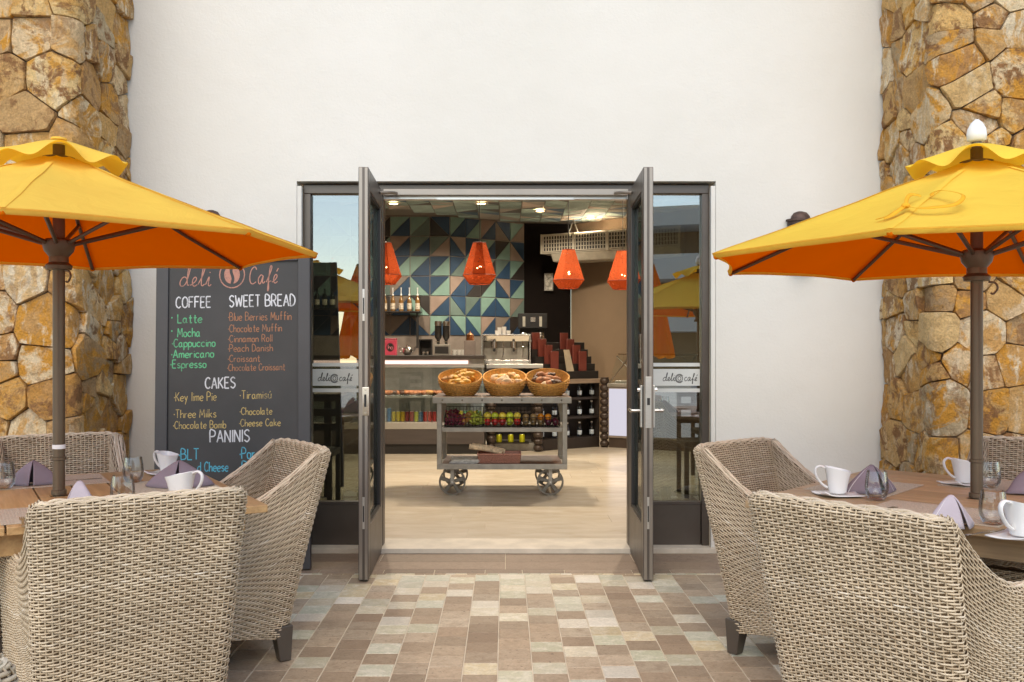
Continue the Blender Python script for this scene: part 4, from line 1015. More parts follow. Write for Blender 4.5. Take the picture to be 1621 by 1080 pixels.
# ---------------------------------------------------------------- wall lanterns
def lantern(px, py, label):
    c = at(px, py, 5.9); root = thing('wall_lantern', label, 'lantern', (c.x, 6.0, c.z), 0, 'rusty wall lanterns')
    half = [(.085 * math.cos(R(a)), -.085 * math.sin(R(a)) - .012) for a in range(0, 181, 15)]
    b = MB(); b.prism(half, -.34, -.05); b.build('lantern_body', m_lantern, root, smooth=40)
    MB().prism([(x * 1.12, y * 1.1) for x, y in half], -.05, -.036).build('lantern_rim', m_lantern, root)
    d = MB(); d.loft([[Vector((x * k, y * k - .001, z)) for x, y in half] for k, z in ((.75, -.036), (.70, -.015), (.5, .008), (.2, .018), (.02, .02))]); d.build('lantern_dome', m_lantern, root, smooth=60)
    MB().box(-.05, .05, -.012, -.001, -.36, -.02).build('back_plate', m_lantern, root)
    for i in range(7):
        a = R(20 + i * 23.3); x, y = .088 * math.cos(a), -.088 * math.sin(a) - .012
        MB().box(x - .006, x + .006, y - .004, y + .004, -.10, -.07).build('cut_out', m_black, root)
lantern(1274, 336, 'rusty half round wall lantern peeping over the parasol')
lantern(327, 334, 'dark wall lantern whose dome tip shows over the parasol slope')

# ---------------------------------------------------------------- across the courtyard (seen in the glass)
def closed_parasol(x, y, label):
    root = thing('closed_parasol', label, 'parasol', (x, y, 0), 0, 'closed orange parasols across the courtyard')
    MB().lathe([(.024, 0), (.024, 2.75)], 14).build('pole', m_pole, root)
    b = MB(); rings = []
    for z, r in ((2.72, .03), (2.5, .10), (2.1, .17), (1.7, .23), (1.35, .29), (1.2, .31)):
        rings.append([Vector((r * (1 + .22 * math.sin(8 * a + z)) * math.cos(a), r * (1 + .22 * math.sin(8 * a + z)) * math.sin(a), z + .03 * math.sin(8 * a))) for a in [2 * math.pi * i / 64 for i in range(64)]])
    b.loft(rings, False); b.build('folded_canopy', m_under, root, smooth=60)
    MB().lathe([(.001, 0), (.28, 0), (.28, .05), (.024, .08)], 24).build('base', m_pole, root)
closed_parasol(2.45, -3.2, 'closed orange parasol mirrored in the window pane on the freezer side'); closed_parasol(-2.45, -3.2, 'closed orange parasol mirrored in the window pane by the chalkboard')
hotel = thing('hotel_building', 'white hotel with long curved balconies mirrored in the window pane', 'building', (13, -30, 0))
def curve_slab(z0, z1, r0, r1, name, mat):
    b = MB(); n_ = 26; pts0 = []; 
    for i in range(n_ + 1):
        a = R(35 + 110 * i / n_); pts0.append((math.cos(a), math.sin(a)))
    outl = [(r1 * c, r1 * s - 16) for c, s in pts0] + [(r0 * c, r0 * s - 16) for c, s in reversed(pts0)]
    rings = [[Vector((x, y, z)) for x, y in outl] for z in (z0, z1)]; m_ = len(outl)
    b.loft(rings, False)
    for k in (0, m_):
        for i in range(n_): b.f.append((k + i, k + i + 1, k + m_ - 2 - i, k + m_ - 1 - i)); b.m.append(0)
    return b.build(name, mat, hotel, smooth=40)
m_dim = M('shaded_glass', (.10, .11, .10), .3)
for fl in range(3):
    z = fl * 2.35
    curve_slab(z - .2 if fl else 0, z + (.9 if fl else .35), 15.2, 18.0, 'balcony', m_wall)
    curve_slab(z + (.9 if fl else .35), z + 2.149, 13.0, 15.6, 'recessed_wall', m_taupe)
curve_slab(6.85, 7.7, 12.5, 18.2, 'roof_slab', m_wall)

# ================================================================ inside the cafe
FZ = .033; CZ = 3.34
# floor
cf = tag(bx(-3.7, 3.7, 6.302, 16.5, -.06, FZ - .004).build('cafe_floor', M('floor_joint', (.60, .51, .39), .7)), kind='structure')
ri = random.Random(4)
yy = 6.305
while yy < 14.5:
    xx = -3.65 + ri.random() * -.9
    while xx < 3.65:
        a, b = max(xx, -3.65), min(xx + 1.2, 3.65)
        if b - a > .05:
            link('floor_plank', bx(-(b - a) / 2 + .001, (b - a) / 2 - .001, -.149, .149, -.004, 0).mesh('floor_plank', m_marble), cf, None, ((a + b) / 2, yy + .15, FZ))
        xx += 1.2
    yy += .30
# walls
WALLS = [((-3.7, 6.3), (-3.7, 14.0), 'side_wall', m_taupe, 'taupe side wall of the cafe beyond the window pane'), ((-3.7, 14.0), (-.84, 14.0), None, None, None)]
def wall_seg(a, b, name, mat, label, z0=0.0, z1=CZ + .1, th=.12):
    d = Vector((b[0] - a[0], b[1] - a[1], 0)); L = d.length; d.normalize(); n_ = Vector((-d.y, d.x, 0))
    if n_.y < 0: n_ = -n_
    M_ = Matrix(((d.x, n_.x, 0, a[0]), (d.y, n_.y, 0, a[1]), (0, 0, 1, 0), (0, 0, 0, 1)))
    o = MB().box(0, L, 0.0, th, z0, z1, M_).build(name, mat)
    if label: tag(o, label, 'wall')
    else: tag(o, kind='structure')
    return o, M_, L
w1, M1, L1 = wall_seg((-3.7, 14.0), (-.84, 14.0), 'tiled_wall', m_splash, 'wall of square tiles split into blue, teal and tan triangles')
w2, M2, L2 = wall_seg((-.838, 14.0), (.30, 14.86), 'tiled_wall', m_splash, 'slanting continuation of the triangle tiled wall beside the dark brown wall')
wall_seg((.302, 14.86), (1.06, 14.98), 'dark_wall', m_darkwall, 'very dark brown wall behind the coffee grinder')
wall_seg((1.062, 14.98), (3.7, 12.4), 'taupe_wall', m_taupe, 'plain taupe wall under the air conditioner')
for nm, x in (('wall_chalkboard_side', -3.82), ('wall_freezer_side', 3.70)):
    tag(bx(x, x + .12, 6.28, 16.5, 0, CZ + .1).build(nm, m_taupe), kind='structure')
# triangle tiles
TS = .30
def tri_mesh(key, pal=None):
    pal = pal or m_tile; diag, a, b = key; g = .0022; s = TS / 2 - g; t = .012
    c = [(-s, -s), (s, -s), (s, s), (-s, s)]
    mb = MB()
    tris = ((0, 2, 3), (0, 1, 2)) if diag == '/' else ((0, 1, 3), (1, 2, 3))   # first = upper left or lower left
    for k, tr in enumerate(tris):
        mb.mi = k; P = [c[i] for i in tr]; cx = sum(p[0] for p in P) / 3; cy = sum(p[1] for p in P) / 3
        P = [(cx + (x - cx) * .975, cy + (y - cy) * .975) for x, y in P]
        top = [(x, z, -t) for x, z in P]
        mb.add([(x, -.0005, z) for x, z in P] + [(cx + (x - cx) * .97, -t, cy + (z - cy) * .97) for x, z in P], [(0, 1, 2), (5, 4, 3), (0, 3, 4, 1), (1, 4, 5, 2), (2, 5, 3, 0)])
    return mb.mesh('wall_tile', [pal[a], pal[b]])
tmc = {}
def tile_at(key, parent, Mx):
    if key not in tmc: tmc[key] = tri_mesh(key)
    o = link('wall_tile', tmc[key], parent); o.matrix_world = Mx; return o
PATT = ["/GK /TN /TS \\KN /TN /NT /PN \\GN /TP", "/KT /PN /SN /SP \\NP /NT /TN /KT \\PN", "/NT /NT /TN /NT /NS /TS /SK /SN /TK",
        "/GS /GN \\TN /NT /PN /NK /KT \\NP /NT", "\\GK /GN \\TK /PN \\SN /SN /TN \\NT /GS", "\\NG /GN \\NG /TN \\NT \\NT /PN /GN /KN"]
rp_ = random.Random(9); keys = list(T_COL)
ztop = CZ - .004 - TS / 2
for row in range(6):
    z = ztop - row * TS
    cells = PATT[row].split()
    for j in range(10):                              # flat wall: columns counted from the bend leftwards
        x = L1 - TS / 2 - j * TS
        if x < TS / 2: continue
        k = 3 - j
        key = (cells[k][0], cells[k][1], cells[k][2]) if 0 <= k else (rp_.choice('/\\'), rp_.choice(keys), rp_.choice('NTSK'))
        tile_at(key, w1, M1 @ Matrix.Translation((x, 0, z)))
    for j in range(5):
        x = TS / 2 + j * (L2 - TS) / 4 if False else TS / 2 + j * .2846
        if x > L2: continue
        cc = cells[4 + j]; o = tile_at((cc[0], cc[1], cc[2]), w2, M2 @ Matrix.Translation((x - .0077, 0, z))); o.scale.x = .2846 / TS
# ceiling with the same tiles, brighter light put into their colours
ceil = tag(bx(-3.7, 3.7, 6.28, 16.5, CZ + .012, CZ + .1).build('ceiling', m_splash), kind='structure')
kc = 0
for iy in range(12):
    for ix in range(-8, 10):
        x, y = ix * .315 + .07, 11.55 + iy * .315
        if y > 14.0 - .16 and x < -.95: continue
        if y > 14 + .78 * (x + .84) - .1 and x < .3: continue
        if y > 14.7 and x < 1.1 or (x > 1.06 and y > 14.98 - (x - 1.06) * .98 - .25): continue
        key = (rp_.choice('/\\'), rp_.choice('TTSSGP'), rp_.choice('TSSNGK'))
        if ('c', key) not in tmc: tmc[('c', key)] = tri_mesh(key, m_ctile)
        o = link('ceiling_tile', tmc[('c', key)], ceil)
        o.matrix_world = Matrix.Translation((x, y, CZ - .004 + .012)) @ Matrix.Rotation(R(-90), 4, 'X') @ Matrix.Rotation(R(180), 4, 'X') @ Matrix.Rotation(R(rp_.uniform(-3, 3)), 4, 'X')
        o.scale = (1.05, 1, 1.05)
# recessed lights
for k, (px, py) in enumerate(((623, 322), (762, 322), (855, 334), (935, 345))):
    D = 1466 * (CZ - .02 - 1.31) / (555 - py); c = at(px, py, D)
    root = thing('recessed_light', ['lit recessed ceiling light above the syrup bottles', 'lit recessed ceiling light over the middle of the tiled wall', 'lit recessed ceiling light near the dark brown wall', 'lit recessed ceiling light in front of the air conditioner'][k], 'ceiling light', (c.x, c.y, CZ - .018), 0, 'recessed ceiling lights')
    MB().lathe([(.062, 0), (.095, 0), (.095, .012), (.062, .010)], 24, (0, 0, -.010), caps=False).build('trim_ring', m_white, root, smooth=40)
    MB().lathe([(.001, 0), (.061, 0), (.061, .004), (.001, .004)], 24, (0, 0, -.006)).build('lamp_disc', m_down, root)
    ld = bpy.data.lights.new('downlight', 'SPOT'); ld.energy = 85; ld.color = (1, .90, .76); ld.spot_size = R(150); ld.spot_blend = .6; ld.shadow_soft_size = .06
    lo = bpy.data.objects.new('downlight', ld); COL.objects.link(lo); lo.parent = root; lo.location = (0, 0, -.03)
for k, (x, y) in enumerate(((-1.4, 9.4), (.1, 9.4), (1.6, 9.4))):           # added row, unseen above the door head, to brighten the front floor
    root = thing('recessed_light', 'added unseen ceiling light brightening the floor by the pendant lamps', 'ceiling light', (x, y, CZ - .006), 0, 'added fill lights above the pendants')
    MB().lathe([(.062, 0), (.095, 0), (.095, .012), (.062, .010)], 24, (0, 0, -.010), caps=False).build('trim_ring', m_white, root, smooth=40)
    MB().lathe([(.001, 0), (.061, 0), (.061, .004), (.001, .004)], 24, (0, 0, -.006)).build('lamp_disc', m_down, root)
    ld = bpy.data.lights.new('downlight', 'SPOT'); ld.energy = 130; ld.color = (1, .86, .68); ld.spot_size = R(150); ld.spot_blend = .6; ld.shadow_soft_size = .06
    lo = bpy.data.objects.new('downlight', ld); COL.objects.link(lo); lo.parent = root; lo.location = (0, 0, -.03)

# ---------------------------------------------------------------- pendant lamps
def pendant(px, D, label):
    x = (px - 800) * D / 1466; zb = 1.952
    root = thing('pendant_lamp', label, 'pendant lamp', (x, D, zb), 0, 'orange red pendant lamps')
    b = MB(); n_ = 8
    b.loft([[Vector((r * math.cos(2 * math.pi * (i + .5) / n_), r * math.sin(2 * math.pi * (i + .5) / n_), z)) for i in range(n_)] for r, z in ((.105, 0), (.172, .085), (.165, .105), (.068, .405), (.060, .408))], False)
    sh = b.build('lamp_shade', m_shade, root)
    rr = MB()
    for r, z in ((.106, .002), (.1735, .088), (.069, .404)):
        P = [Vector((r * math.cos(2 * math.pi * (i + .5) / n_), r * math.sin(2 * math.pi * (i + .5) / n_), z)) for i in range(n_)]
        rr.tube(P, .003, 5, True)
    rr.build('shade_wire', m_red, sh)
    MB().ball((0, 0, .155), .026, 12).build('bulb', m_bulb, root, smooth=60)
    MB().lathe([(.017, 0), (.017, .07)], 12, (0, 0, .18)).build('socket', m_black, root)
    MB().tube([(0, 0, .25), (0, 0, CZ - zb)], .004, 6).build('cord', m_black, root)
    ld = bpy.data.lights.new('pendant_light', 'POINT'); ld.energy = 1.8; ld.color = (1, .62, .32); ld.shadow_soft_size = .03
    lo = bpy.data.objects.new('pendant_light', ld); COL.objects.link(lo); lo.parent = root; lo.location = (0, 0, .155)
pendant(609, 9.0, 'orange red pendant lamp partly behind the door leaf by the chalkboard'); pendant(759, 9.0, 'orange red pendant lamp hanging before the tiled wall')
pendant(900, 9.62, 'orange red pendant lamp hanging before the dark brown wall'); pendant(986, 9.75, 'orange red pendant lamp half hidden by the door leaf with lever handle')

# ---------------------------------------------------------------- pastry case on the left
def place(D, z=0): return Vector((0, D, z))
X = lambda px, D: (px - 800) * D / 1466
Z = lambda py, D: 1.31 - (py - 555) * D / 1466
case = thing('pastry_display_case', 'glass fronted pastry counter with a pink lit tube under its dark top', 'display case', (-1.6, 11.4, FZ))
cbv = Vector((-1.6, 11.4, FZ))
def cp(b, name, mat, parent=None, **k): return part(b, name, mat, parent or case, cbv, **k)
CX0, CX1 = -3.2, -.26
cp(bx(CX0, CX1, 11.43, 12.25, FZ, FZ + .12), 'plinth', m_black)
cp(bx(CX0, CX1, 11.41, 12.25, FZ + .121, .34), 'base_panel', M('dark_laminate', (.075, .062, .058), .5, stretch=(.2, 1, 3)), bevel=.003)
cp(bx(CX0, CX1, 11.40, 12.25, .341, .425), 'steel_tray', m_alu, bevel=.003)
cp(bx(CX0, CX1, 12.18, 12.25, .426, 1.20), 'back_panel', M('case_back', (.30, .30, .26), .3), None)
cp(bx(CX0, CX1, 11.52, 12.17, .725, .735), 'glass_shelf', m_case)
cp(bx(CX0, CX1, 11.50, 11.519, .722, .742), 'shelf_edge', m_alu)
cp(bx(CX0, CX1, 11.42, 11.428, .427, 1.10), 'front_glass', m_case)
cp(bx(CX0, CX1, 11.40, 12.25, 1.205, 1.25), 'counter_top', m_blackwood, bevel=.004)
cp(bx(CX0, CX1, 11.40, 11.44, 1.102, 1.125), 'front_rail', m_alu)
cp(bx(CX0, CX1, 11.46, 11.50, 1.128, 1.204), 'light_housing', m_galv)
cp(MB().cyl((CX0 + .05, 11.435, 1.165), (-.46, 11.435, 1.165), .022, 12), 'lit_tube', m_tube, smooth=40)
for x in (CX1 - .02, -1.62, -2.6): cp(bx(x - .012, x + .012, 11.45, 11.474, .427, 1.126), 'upright', m_alu)
cp(bx(CX1 + .001, CX1 + .012, 11.42, 12.20, .43, 1.20), 'end_glass', m_case)
for x in (-2.2, -1.3, -.7):
    ld = bpy.data.lights.new('case_light', 'AREA'); ld.shape = 'RECTANGLE'; ld.size = .8; ld.size_y = .04; ld.energy = 2.2; ld.color = (1, .82, .76)
    lo = bpy.data.objects.new('case_light', ld); COL.objects.link(lo); lo.parent = case; lo.location = Vector((x, 11.47, 1.125)) - cbv
# cans in the case
can_me = {}
def can(x, y, z, col, label, group, r=.033, h=.122, tall=False):
    if (col, h) not in can_me:
        mats = [M('can_' + '%02d%02d%02d' % tuple(int(c * 99) for c in col), col, .3, .3, .1, 40), m_alu]
        b = MB(); b.lathe([(r * .8, .0), (r, .008), (r, h - .012), (r * .80, h)], 14); b.mi = 1; b.lathe([(r * .8, h + .0006), (r * .78, h + .004), (.001, h + .002)], 14)
        can_me[(col, h)] = b.mesh('drink_can', mats, 40)
    return tag(link('drink_can', can_me[(col, h)], None, None, (x, y, z)), label, 'can', group)
cc = [((.75, .77, .80), 'blue and white slim can in the pastry case', .165), ((.10, .30, .62), 'blue slim can in the pastry case', .165), ((.65, .52, .05), 'yellow can in the pastry case', .122), ((.65, .52, .05), 'yellow can in the pastry case', .122), ((.62, .42, .04), 'yellow can in the pastry case', .122), ((.30, .05, .05), 'maroon can in the pastry case', .122), ((.42, .06, .05), 'maroon can in the pastry case', .122), ((.55, .60, .05), 'lime yellow can in the pastry case', .122), ((.06, .16, .30), 'dark blue can between lime and red cans in the pastry case', .122), ((.55, .05, .04), 'red can in the pastry case', .122), ((.60, .06, .05), 'red can in the pastry case', .122), ((.55, .05, .05), 'red can in the pastry case', .122)]
for i, (c, l, h) in enumerate(cc):
    x = X(609 + i * 7.15, 11.55); can(x, 11.55, .426, c, l, 'cans in the pastry case', .024 if h > .15 else .026, h)
for i in range(9):
    px = 700 + i * 7.5
    c = [(.55, .05, .04), (.62, .5, .05), (.1, .3, .12)][i % 3]; can(X(px, 11.7), 11.7, .426, c, ['red can behind the cart in the pastry case', 'yellow can behind the cart in the pastry case', 'green can behind the cart in the pastry case'][i % 3], 'cans behind the cart')
m_crust = M('golden_crust', (.52, .26, .075), .6, 0, .4, 26, bmp=.004)
m_crust2 = M('toasted_crust', (.38, .15, .06), .6, 0, .4, 26, bmp=.004)
m_bun = M('yellow_bun', (.66, .36, .06), .45, 0, .2, 20, bmp=.002)
m_sugar = M('sugared_bun', (.72, .56, .38), .8, 0, .35, 40, bmp=.004)
m_choc = M('chocolate', (.085, .04, .022), .4, 0, .4, 40, bmp=.004)
def lump(mat, r, sq, seed, name):
    b = MB(); b.ball((0, 0, 0), r, 14, sq)
    b.v = [tuple(Vector(p) * (1 + .28 * mnoise.noise(Vector(p) / r * 1.3 + Vector((seed, seed * 2, 0))))) for p in b.v]; return b.mesh(name, mat, 70)
def croissant(seed, mat, r=.045):
    b = MB(); P = []; n_ = 13; rings = []
    for i in range(n_):
        t = -1 + 2 * i / (n_ - 1); a = t * 1.15; c = Vector((r * 1.35 * math.sin(a), r * 1.3 * (1 - math.cos(a)) - .3 * r, 0)); rr = r * (.62 * (1 - abs(t) ** 1.8) + .10) * (1 + .13 * math.cos(t * 16))
        d = Vector((math.cos(a), math.sin(a), 0)); s = Vector((-d.y, d.x, 0))
        rings.append([c + s * rr * math.cos(q) + Vector((0, 0, rr * math.sin(q))) for q in [2 * math.pi * k / 10 for k in range(10)]])
    b.loft(rings); return b.mesh('croissant', mat, 60)
cro = [croissant(i, m) for i, m in enumerate((m_crust, m_bun, m_crust2))]
lmp = {k: [lump(m, .042, (1.1, 1, .7), 3 * i + 1, 'bun') for i in range(3)] for k, m in dict(bun=m_bun, sugar=m_sugar, choc=m_choc, crust=m_crust, toast=m_crust2).items()}
# trays of sandwiches on the glass shelf
for i, px in enumerate((612, 631, 652, 672, 690)):
    x = X(px, 11.75); t = MB(); t.loft([[(-.11, -.14, 0), (.11, -.14, 0), (.11, .14, 0), (-.11, .14, 0)], [(-.125, -.155, .018), (.125, -.155, .018), (.125, .155, .018), (-.125, .155, .018)]])
    tag(t.build('food_tray', m_steel, loc=(x * .98, 11.75, .7365)), ['steel tray of pastries at the end of the case shelf by the door', 'second steel tray of pastries on the case shelf', 'third steel tray of pastries, mid shelf', 'fourth steel tray of pastries on the case shelf', 'steel tray of pastries nearest the cart'][i], 'tray', 'pastry trays in the case')
    for k in range(5):
        mk = random.Random(i * 9 + k); kind = mk.choice(('toast', 'toast', 'crust', 'choc'))
        tag(link('filled_roll', lmp[kind][k % 3], None, None, (x * .98 - .07 + .035 * k + mk.uniform(-.01, .01), 11.68 + mk.uniform(-.05, .05), .7365 + .045), (0, 0, mk.random() * 6)), 'small filled roll on a tray in the pastry case', 'pastry', 'filled rolls in the pastry case')

# ---------------------------------------------------------------- things on the case top
TZ = 1.2505
def one(name, label, cat, loc, rz=0, group=None): return thing(name, label, cat, loc, rz, group)
D = 11.75
o = one('tea_tin', 'bright pink square tin with a round black emblem', 'tin', (X(618.5, D), D, TZ))
bx(-.078, .078, -.05, .05, 0, .195).build('tin_body', M('pink_tin', (.62, .07, .13), .35), o, bevel=.006); bx(-.08, .08, -.052, .052, .1955, .213).build('lid', M('pink_lid', (.42, .04, .08), .35), o, bevel=.004)
ribbon_mesh([ring_pts(0, .10, .045, .052)], .006, lambda x, z, d: (x, -.051 - d, z)).build('emblem_ring', m_black, o)
MB().add([(.040 * math.cos(a), -.0513, .10 + .047 * math.sin(a)) for a in [2 * math.pi * i / 24 for i in range(24)]], [tuple(range(24))]).build('emblem_disc', m_black, o)
st_, L_ = strokes('ho', .055, GLYPH, 0, 1.2, 3, .1); ribbon_mesh([[(x - .024, z + .075) for x, z in P] for P in st_], .007, lambda x, z, d: (x, -.0518 - d, z)).build('emblem_mark', M('emblem_pink', (.7, .25, .3), .4), o)
o = one('teapot', 'small silver teapot with curved spout and handle', 'teapot', (X(645, D), D, TZ))
MB().lathe([(.001, 0), (.035, 0), (.062, .03), (.066, .06), (.05, .09), (.02, .10), (.012, .115), (.016, .125), (.001, .135)], 20).build('body', m_chrome, o, smooth=50)
MB().tube(catmull([(.055, 0, .045), (.085, 0, .06), (.098, 0, .095), (.112, 0, .105)], 5), .012, 8, r2=.006).build('spout', m_chrome, o, smooth=60)
MB().tube(catmull([(-.055, 0, .075), (-.09, 0, .095), (-.105, 0, .07), (-.09, 0, .04), (-.058, 0, .035)], 5), .006, 8).build('handle', m_chrome, o, smooth=60)
o = one('black_jar_stand', 'black box framed stand holding a glass jar of cups', 'stand', (X(674, D), D, TZ))
for x in (-.082, .07): bx(x, x + .012, -.07, .07, 0, .19).build('upright', m_black, o)
bx(-.082, .082, -.07, .07, .1905, .203).build('top', m_black, o); bx(-.069, .069, .055, .069, .0, .19).build('back', m_black, o)
for x in (-.03, .025): MB().lathe([(.001, 0), (.022, 0), (.028, .03), (.026, .045), (.022, .045), (.001, .004)], 14, (x, -.02, 0)).build('cup', m_steel, o, smooth=50)
o = one('cereal_dispenser', 'twin clear dispenser with black lids standing on the case', 'dispenser', (X(700, D), D, TZ))
bx(-.10, .10, -.09, .09, 0, .14).build('stand', m_galv, o, bevel=.006); bx(-.085, .085, -.093, -.0905, .02, .11).build('stand_opening', m_black, o)
for x in (-.05, .05):
    MB().lathe([(.001, .1405), (.018, .1405), (.020, .19), (.043, .225), (.043, .37)], 16, (x, 0, 0)).build('hopper', m_blackgloss, o, smooth=40)
    MB().lathe([(.045, .371), (.045, .43), (.001, .435)], 16, (x, 0, 0)).build('lid', m_steel, o, smooth=40)
    MB().lathe([(.001, 0), (.026, 0), (.026, .008), (.001, .008)], 14, (x, -.10, .165), M=None).build('knob', m_chrome, o)
for i, px in enumerate((720, 727, 733)):
    MB_ = MB(); MB_.lathe([(.001, 0), (.022, 0), (.036, .035), (.034, .035), (.020, .004), (.001, .004)], 16)
    tag(MB_.build('espresso_cup', m_white, smooth=50, loc=(X(px, D), D - .03, TZ)), 'small white cup in the row beside the copper topped box', 'cup', 'small cups on the case')
    tag(link('espresso_cup', bpy.data.meshes[MB_ and 'espresso_cup'], None, None, (X(px, D), D - .03, TZ + .036)), 'small white cup stacked on another beside the copper topped box', 'cup', 'stacked small cups on the case')
o = one('coffee_grinder', 'grey box grinder topped by a glowing copper lantern shape', 'grinder', (X(744, D), D, TZ))
bx(-.072, .072, -.07, .07, 0, .185).build('body', M('grey_brown_box', (.20, .165, .15), .5), o, bevel=.004)
m_copper = M('copper', (.75, .38, .20), .22, 1)
MB().lathe([(.001, .1855), (.052, .1855), (.052, .20), (.046, .255), (.05, .262), (.03, .275), (.01, .29), (.006, .31), (.001, .32)], 8).build('copper_top', m_copper, o)

# espresso machine
D = 12.05
o = one('espresso_machine', 'wide chrome espresso machine with two groups and cups on top', 'espresso machine', (X(801, D), D, 1.14))
bx(-.30, .30, -.02, .28, 0, .05).build('drip_base', m_steel, o, bevel=.006); bx(-.29, .29, .02, .28, .051, .30).build('body', m_galv, o, bevel=.01)
MB().prism([(-.10, .285), (.05, .285), (.05, .365), (-.14, .365)], -.30, .30, Matrix(((0, 0, 1, 0), (1, 0, 0, 0), (0, 1, 0, 0), (0, 0, 0, 1)))).build('front_hood', m_chrome, o, bevel=.008)
bx(-.31, .31, -.12, .28, .366, .38).build('cup_rail', m_steel, o, bevel=.003)
for x in (-.15, .10):
    MB().lathe([(.001, .20), (.04, .20), (.042, .284), (.001, .284)], 16, (x, -.06, 0)).build('group_head', m_chrome, o, smooth=40)
    MB().tube([(x, -.08, .195), (x, -.22, .17)], .014, 8, r2=.018).build('portafilter', m_blackgloss, o, smooth=50)
    MB().tube(catmull([(x + .11, -.10, .28), (x + .12, -.14, .20), (x + .11, -.13, .08)], 4), .006, 6).build('steam_wand', m_chrome, o, smooth=50)
for x in (-.32, .30): bx(x, x + .02, -.12, .28, .0, .38).build('side_panel', m_steel, o, bevel=.005)
for i, (px, h) in enumerate(((795, .05), (799, .09), (806, .10), (813, .05))):
    b = MB(); b.lathe([(.001, 0), (.024, 0), (.03, h), (.028, h), (.022, .004), (.001, .004)], 14)
    tag(b.build('paper_cup', m_white, smooth=50, loc=(X(px - 8, D), D + .05, 1.14 + .3805)), 'white paper cup stack on the espresso machine', 'cup', 'cups on the espresso machine')
# counter run behind the cart, from the case to the bottle shelf
ctr = thing('service_counter', 'dark counter run with pale worktop behind the bread cart', 'counter', (.4, 12.2, FZ)); kb = Vector((.4, 12.2, FZ))
def kp(b, n_, m_, **k): return part(b, n_, m_, ctr, kb, **k)
kp(bx(-.24, .48, 11.75, 12.4, 1.085, 1.138), 'worktop', m_alu, bevel=.004); kp(bx(-.24, .48, 12.30, 12.4, FZ, 1.084), 'back_board', m_blackwood)
kp(bx(-.24, .44, 11.80, 12.299, FZ, .13), 'low_shelf', m_galv, bevel=.003); kp(bx(-.20, .30, 11.70, 12.0, .131, .139), 'can_shelf', m_blackwood)
kp(bx(-.24, .44, 12.0, 12.299, .50, .52), 'mid_shelf', m_blackwood)
for i, px in enumerate((790, 808.5, 826.5)):
    can(X(px, 11.82), 11.82, .1395, (.50, .50, .02), ['yellow green can on the low shelf, nearest the bread tray', 'middle one of three yellow green cans on the low shelf', 'yellow green can on the low shelf, nearest the turned post'][i], 'three cans on the low shelf', .036, .100)
def bobbin(x, y, z1, label):
    n_ = 10; h = (z1 - FZ) / n_; pr = [(.001, 0), (.055, 0)]
    for i in range(n_):
        for t in (0, .12, .3, .5, .7, .88): pr.append((.034 + .030 * math.sin(math.pi * t) ** .7, h * (i + t)))
    pr += [(.055, h * n_ - .01), (.055, h * n_), (.001, h * n_)]
    tag(MB().lathe(pr, 18).build('turned_post', M('turned_dark_wood', (.055, .038, .030), .35, .1), smooth=50, loc=(x, y, FZ)), label, 'post', 'turned bobbin posts')
bobbin(X(777, 11.7), 11.7, 1.084, 'dark turned bobbin post at the end of the pastry case'); bobbin(X(852, 11.72), 11.72, .86, 'dark turned bobbin post behind the end of the cart'); bobbin(X(957, 12.25), 12.25, .955, 'dark turned bobbin post between bottle shelf and freezer')
# bottle shelf running back to the right
A, B = Vector((X(858, 11.78), 11.78, 0)), Vector((X(949, 12.3), 12.3, 0)); d = (B - A); LB = d.length; d.normalize(); n_ = Vector((-d.y, d.x, 0))
MS = Matrix(((d.x, n_.x, 0, A.x), (d.y, n_.y, 0, A.y), (0, 0, 1, FZ), (0, 0, 0, 1)))
bs_ = one('bottle_shelf', 'black three tier shelf unit with worn wooden top edge', 'shelf', (0, 0, 0)); bs_.matrix_world = MS
SH = .94 - FZ
bx(0, LB, .22, .24, 0, SH - .06).build('back', m_blackwood, bs_)
for z0, z1 in ((0, .14), (.385, .415), (.635, .665)): bx(0, LB, 0, .2195, z0, z1).build('shelf_board', m_blackwood, bs_, bevel=.003)
for x in (0, LB - .02): bx(x, x + .02, 0, .2195, .141, .384).build('side', m_blackwood, bs_); bx(x, x + .02, 0, .2195, .416, .634).build('side', m_blackwood, bs_); bx(x, x + .02, 0, .2195, .666, SH - .06).build('side', m_blackwood, bs_)
bx(-.10, LB + .03, -.05, .45, SH - .059, SH).build('top_board', wood_mat('worn_wood_edge', (.20, .14, .10), (.34, .26, .19), .6), bs_, bevel=.004)
m_bot = glass_mat('bottle_plastic', (.55, .62, .70), .12); m_lab = M('pale_blue_label', (.55, .66, .80), .5, var=.3, scale=60)
bot = thing('water_bottle', 'x', 'bottle'); MB().lathe([(.001, 0), (.028, 0), (.031, .01), (.031, .11), (.022, .145), (.013, .16), (.013, .178)], 16).build('bottle_body', m_bot, bot, smooth=45)
MB().lathe([(.0315, .03), (.0318, .031), (.0318, .085), (.0315, .086)], 16, caps=False).build('label', m_lab, bot, smooth=45); MB().lathe([(.015, .1785), (.015, .196), (.001, .197)], 14).build('cap', m_white, bot)
first = True
for r_, z in enumerate((.1405, .4155, .6655)):
    for c_ in range(5):
        o = bot if first else copy_tree(bot); first = False
        o.matrix_world = MS @ Matrix.Translation((.06 + c_ * (LB - .12) / 4, .09, z))
        tag(o, ['small water bottle on the bottom tier of the black shelf', 'small water bottle on the middle tier of the black shelf', 'small water bottle on the top tier of the black shelf'][r_], 'bottle', 'water bottles on the %s tier' % ['bottom', 'middle', 'top'][r_])
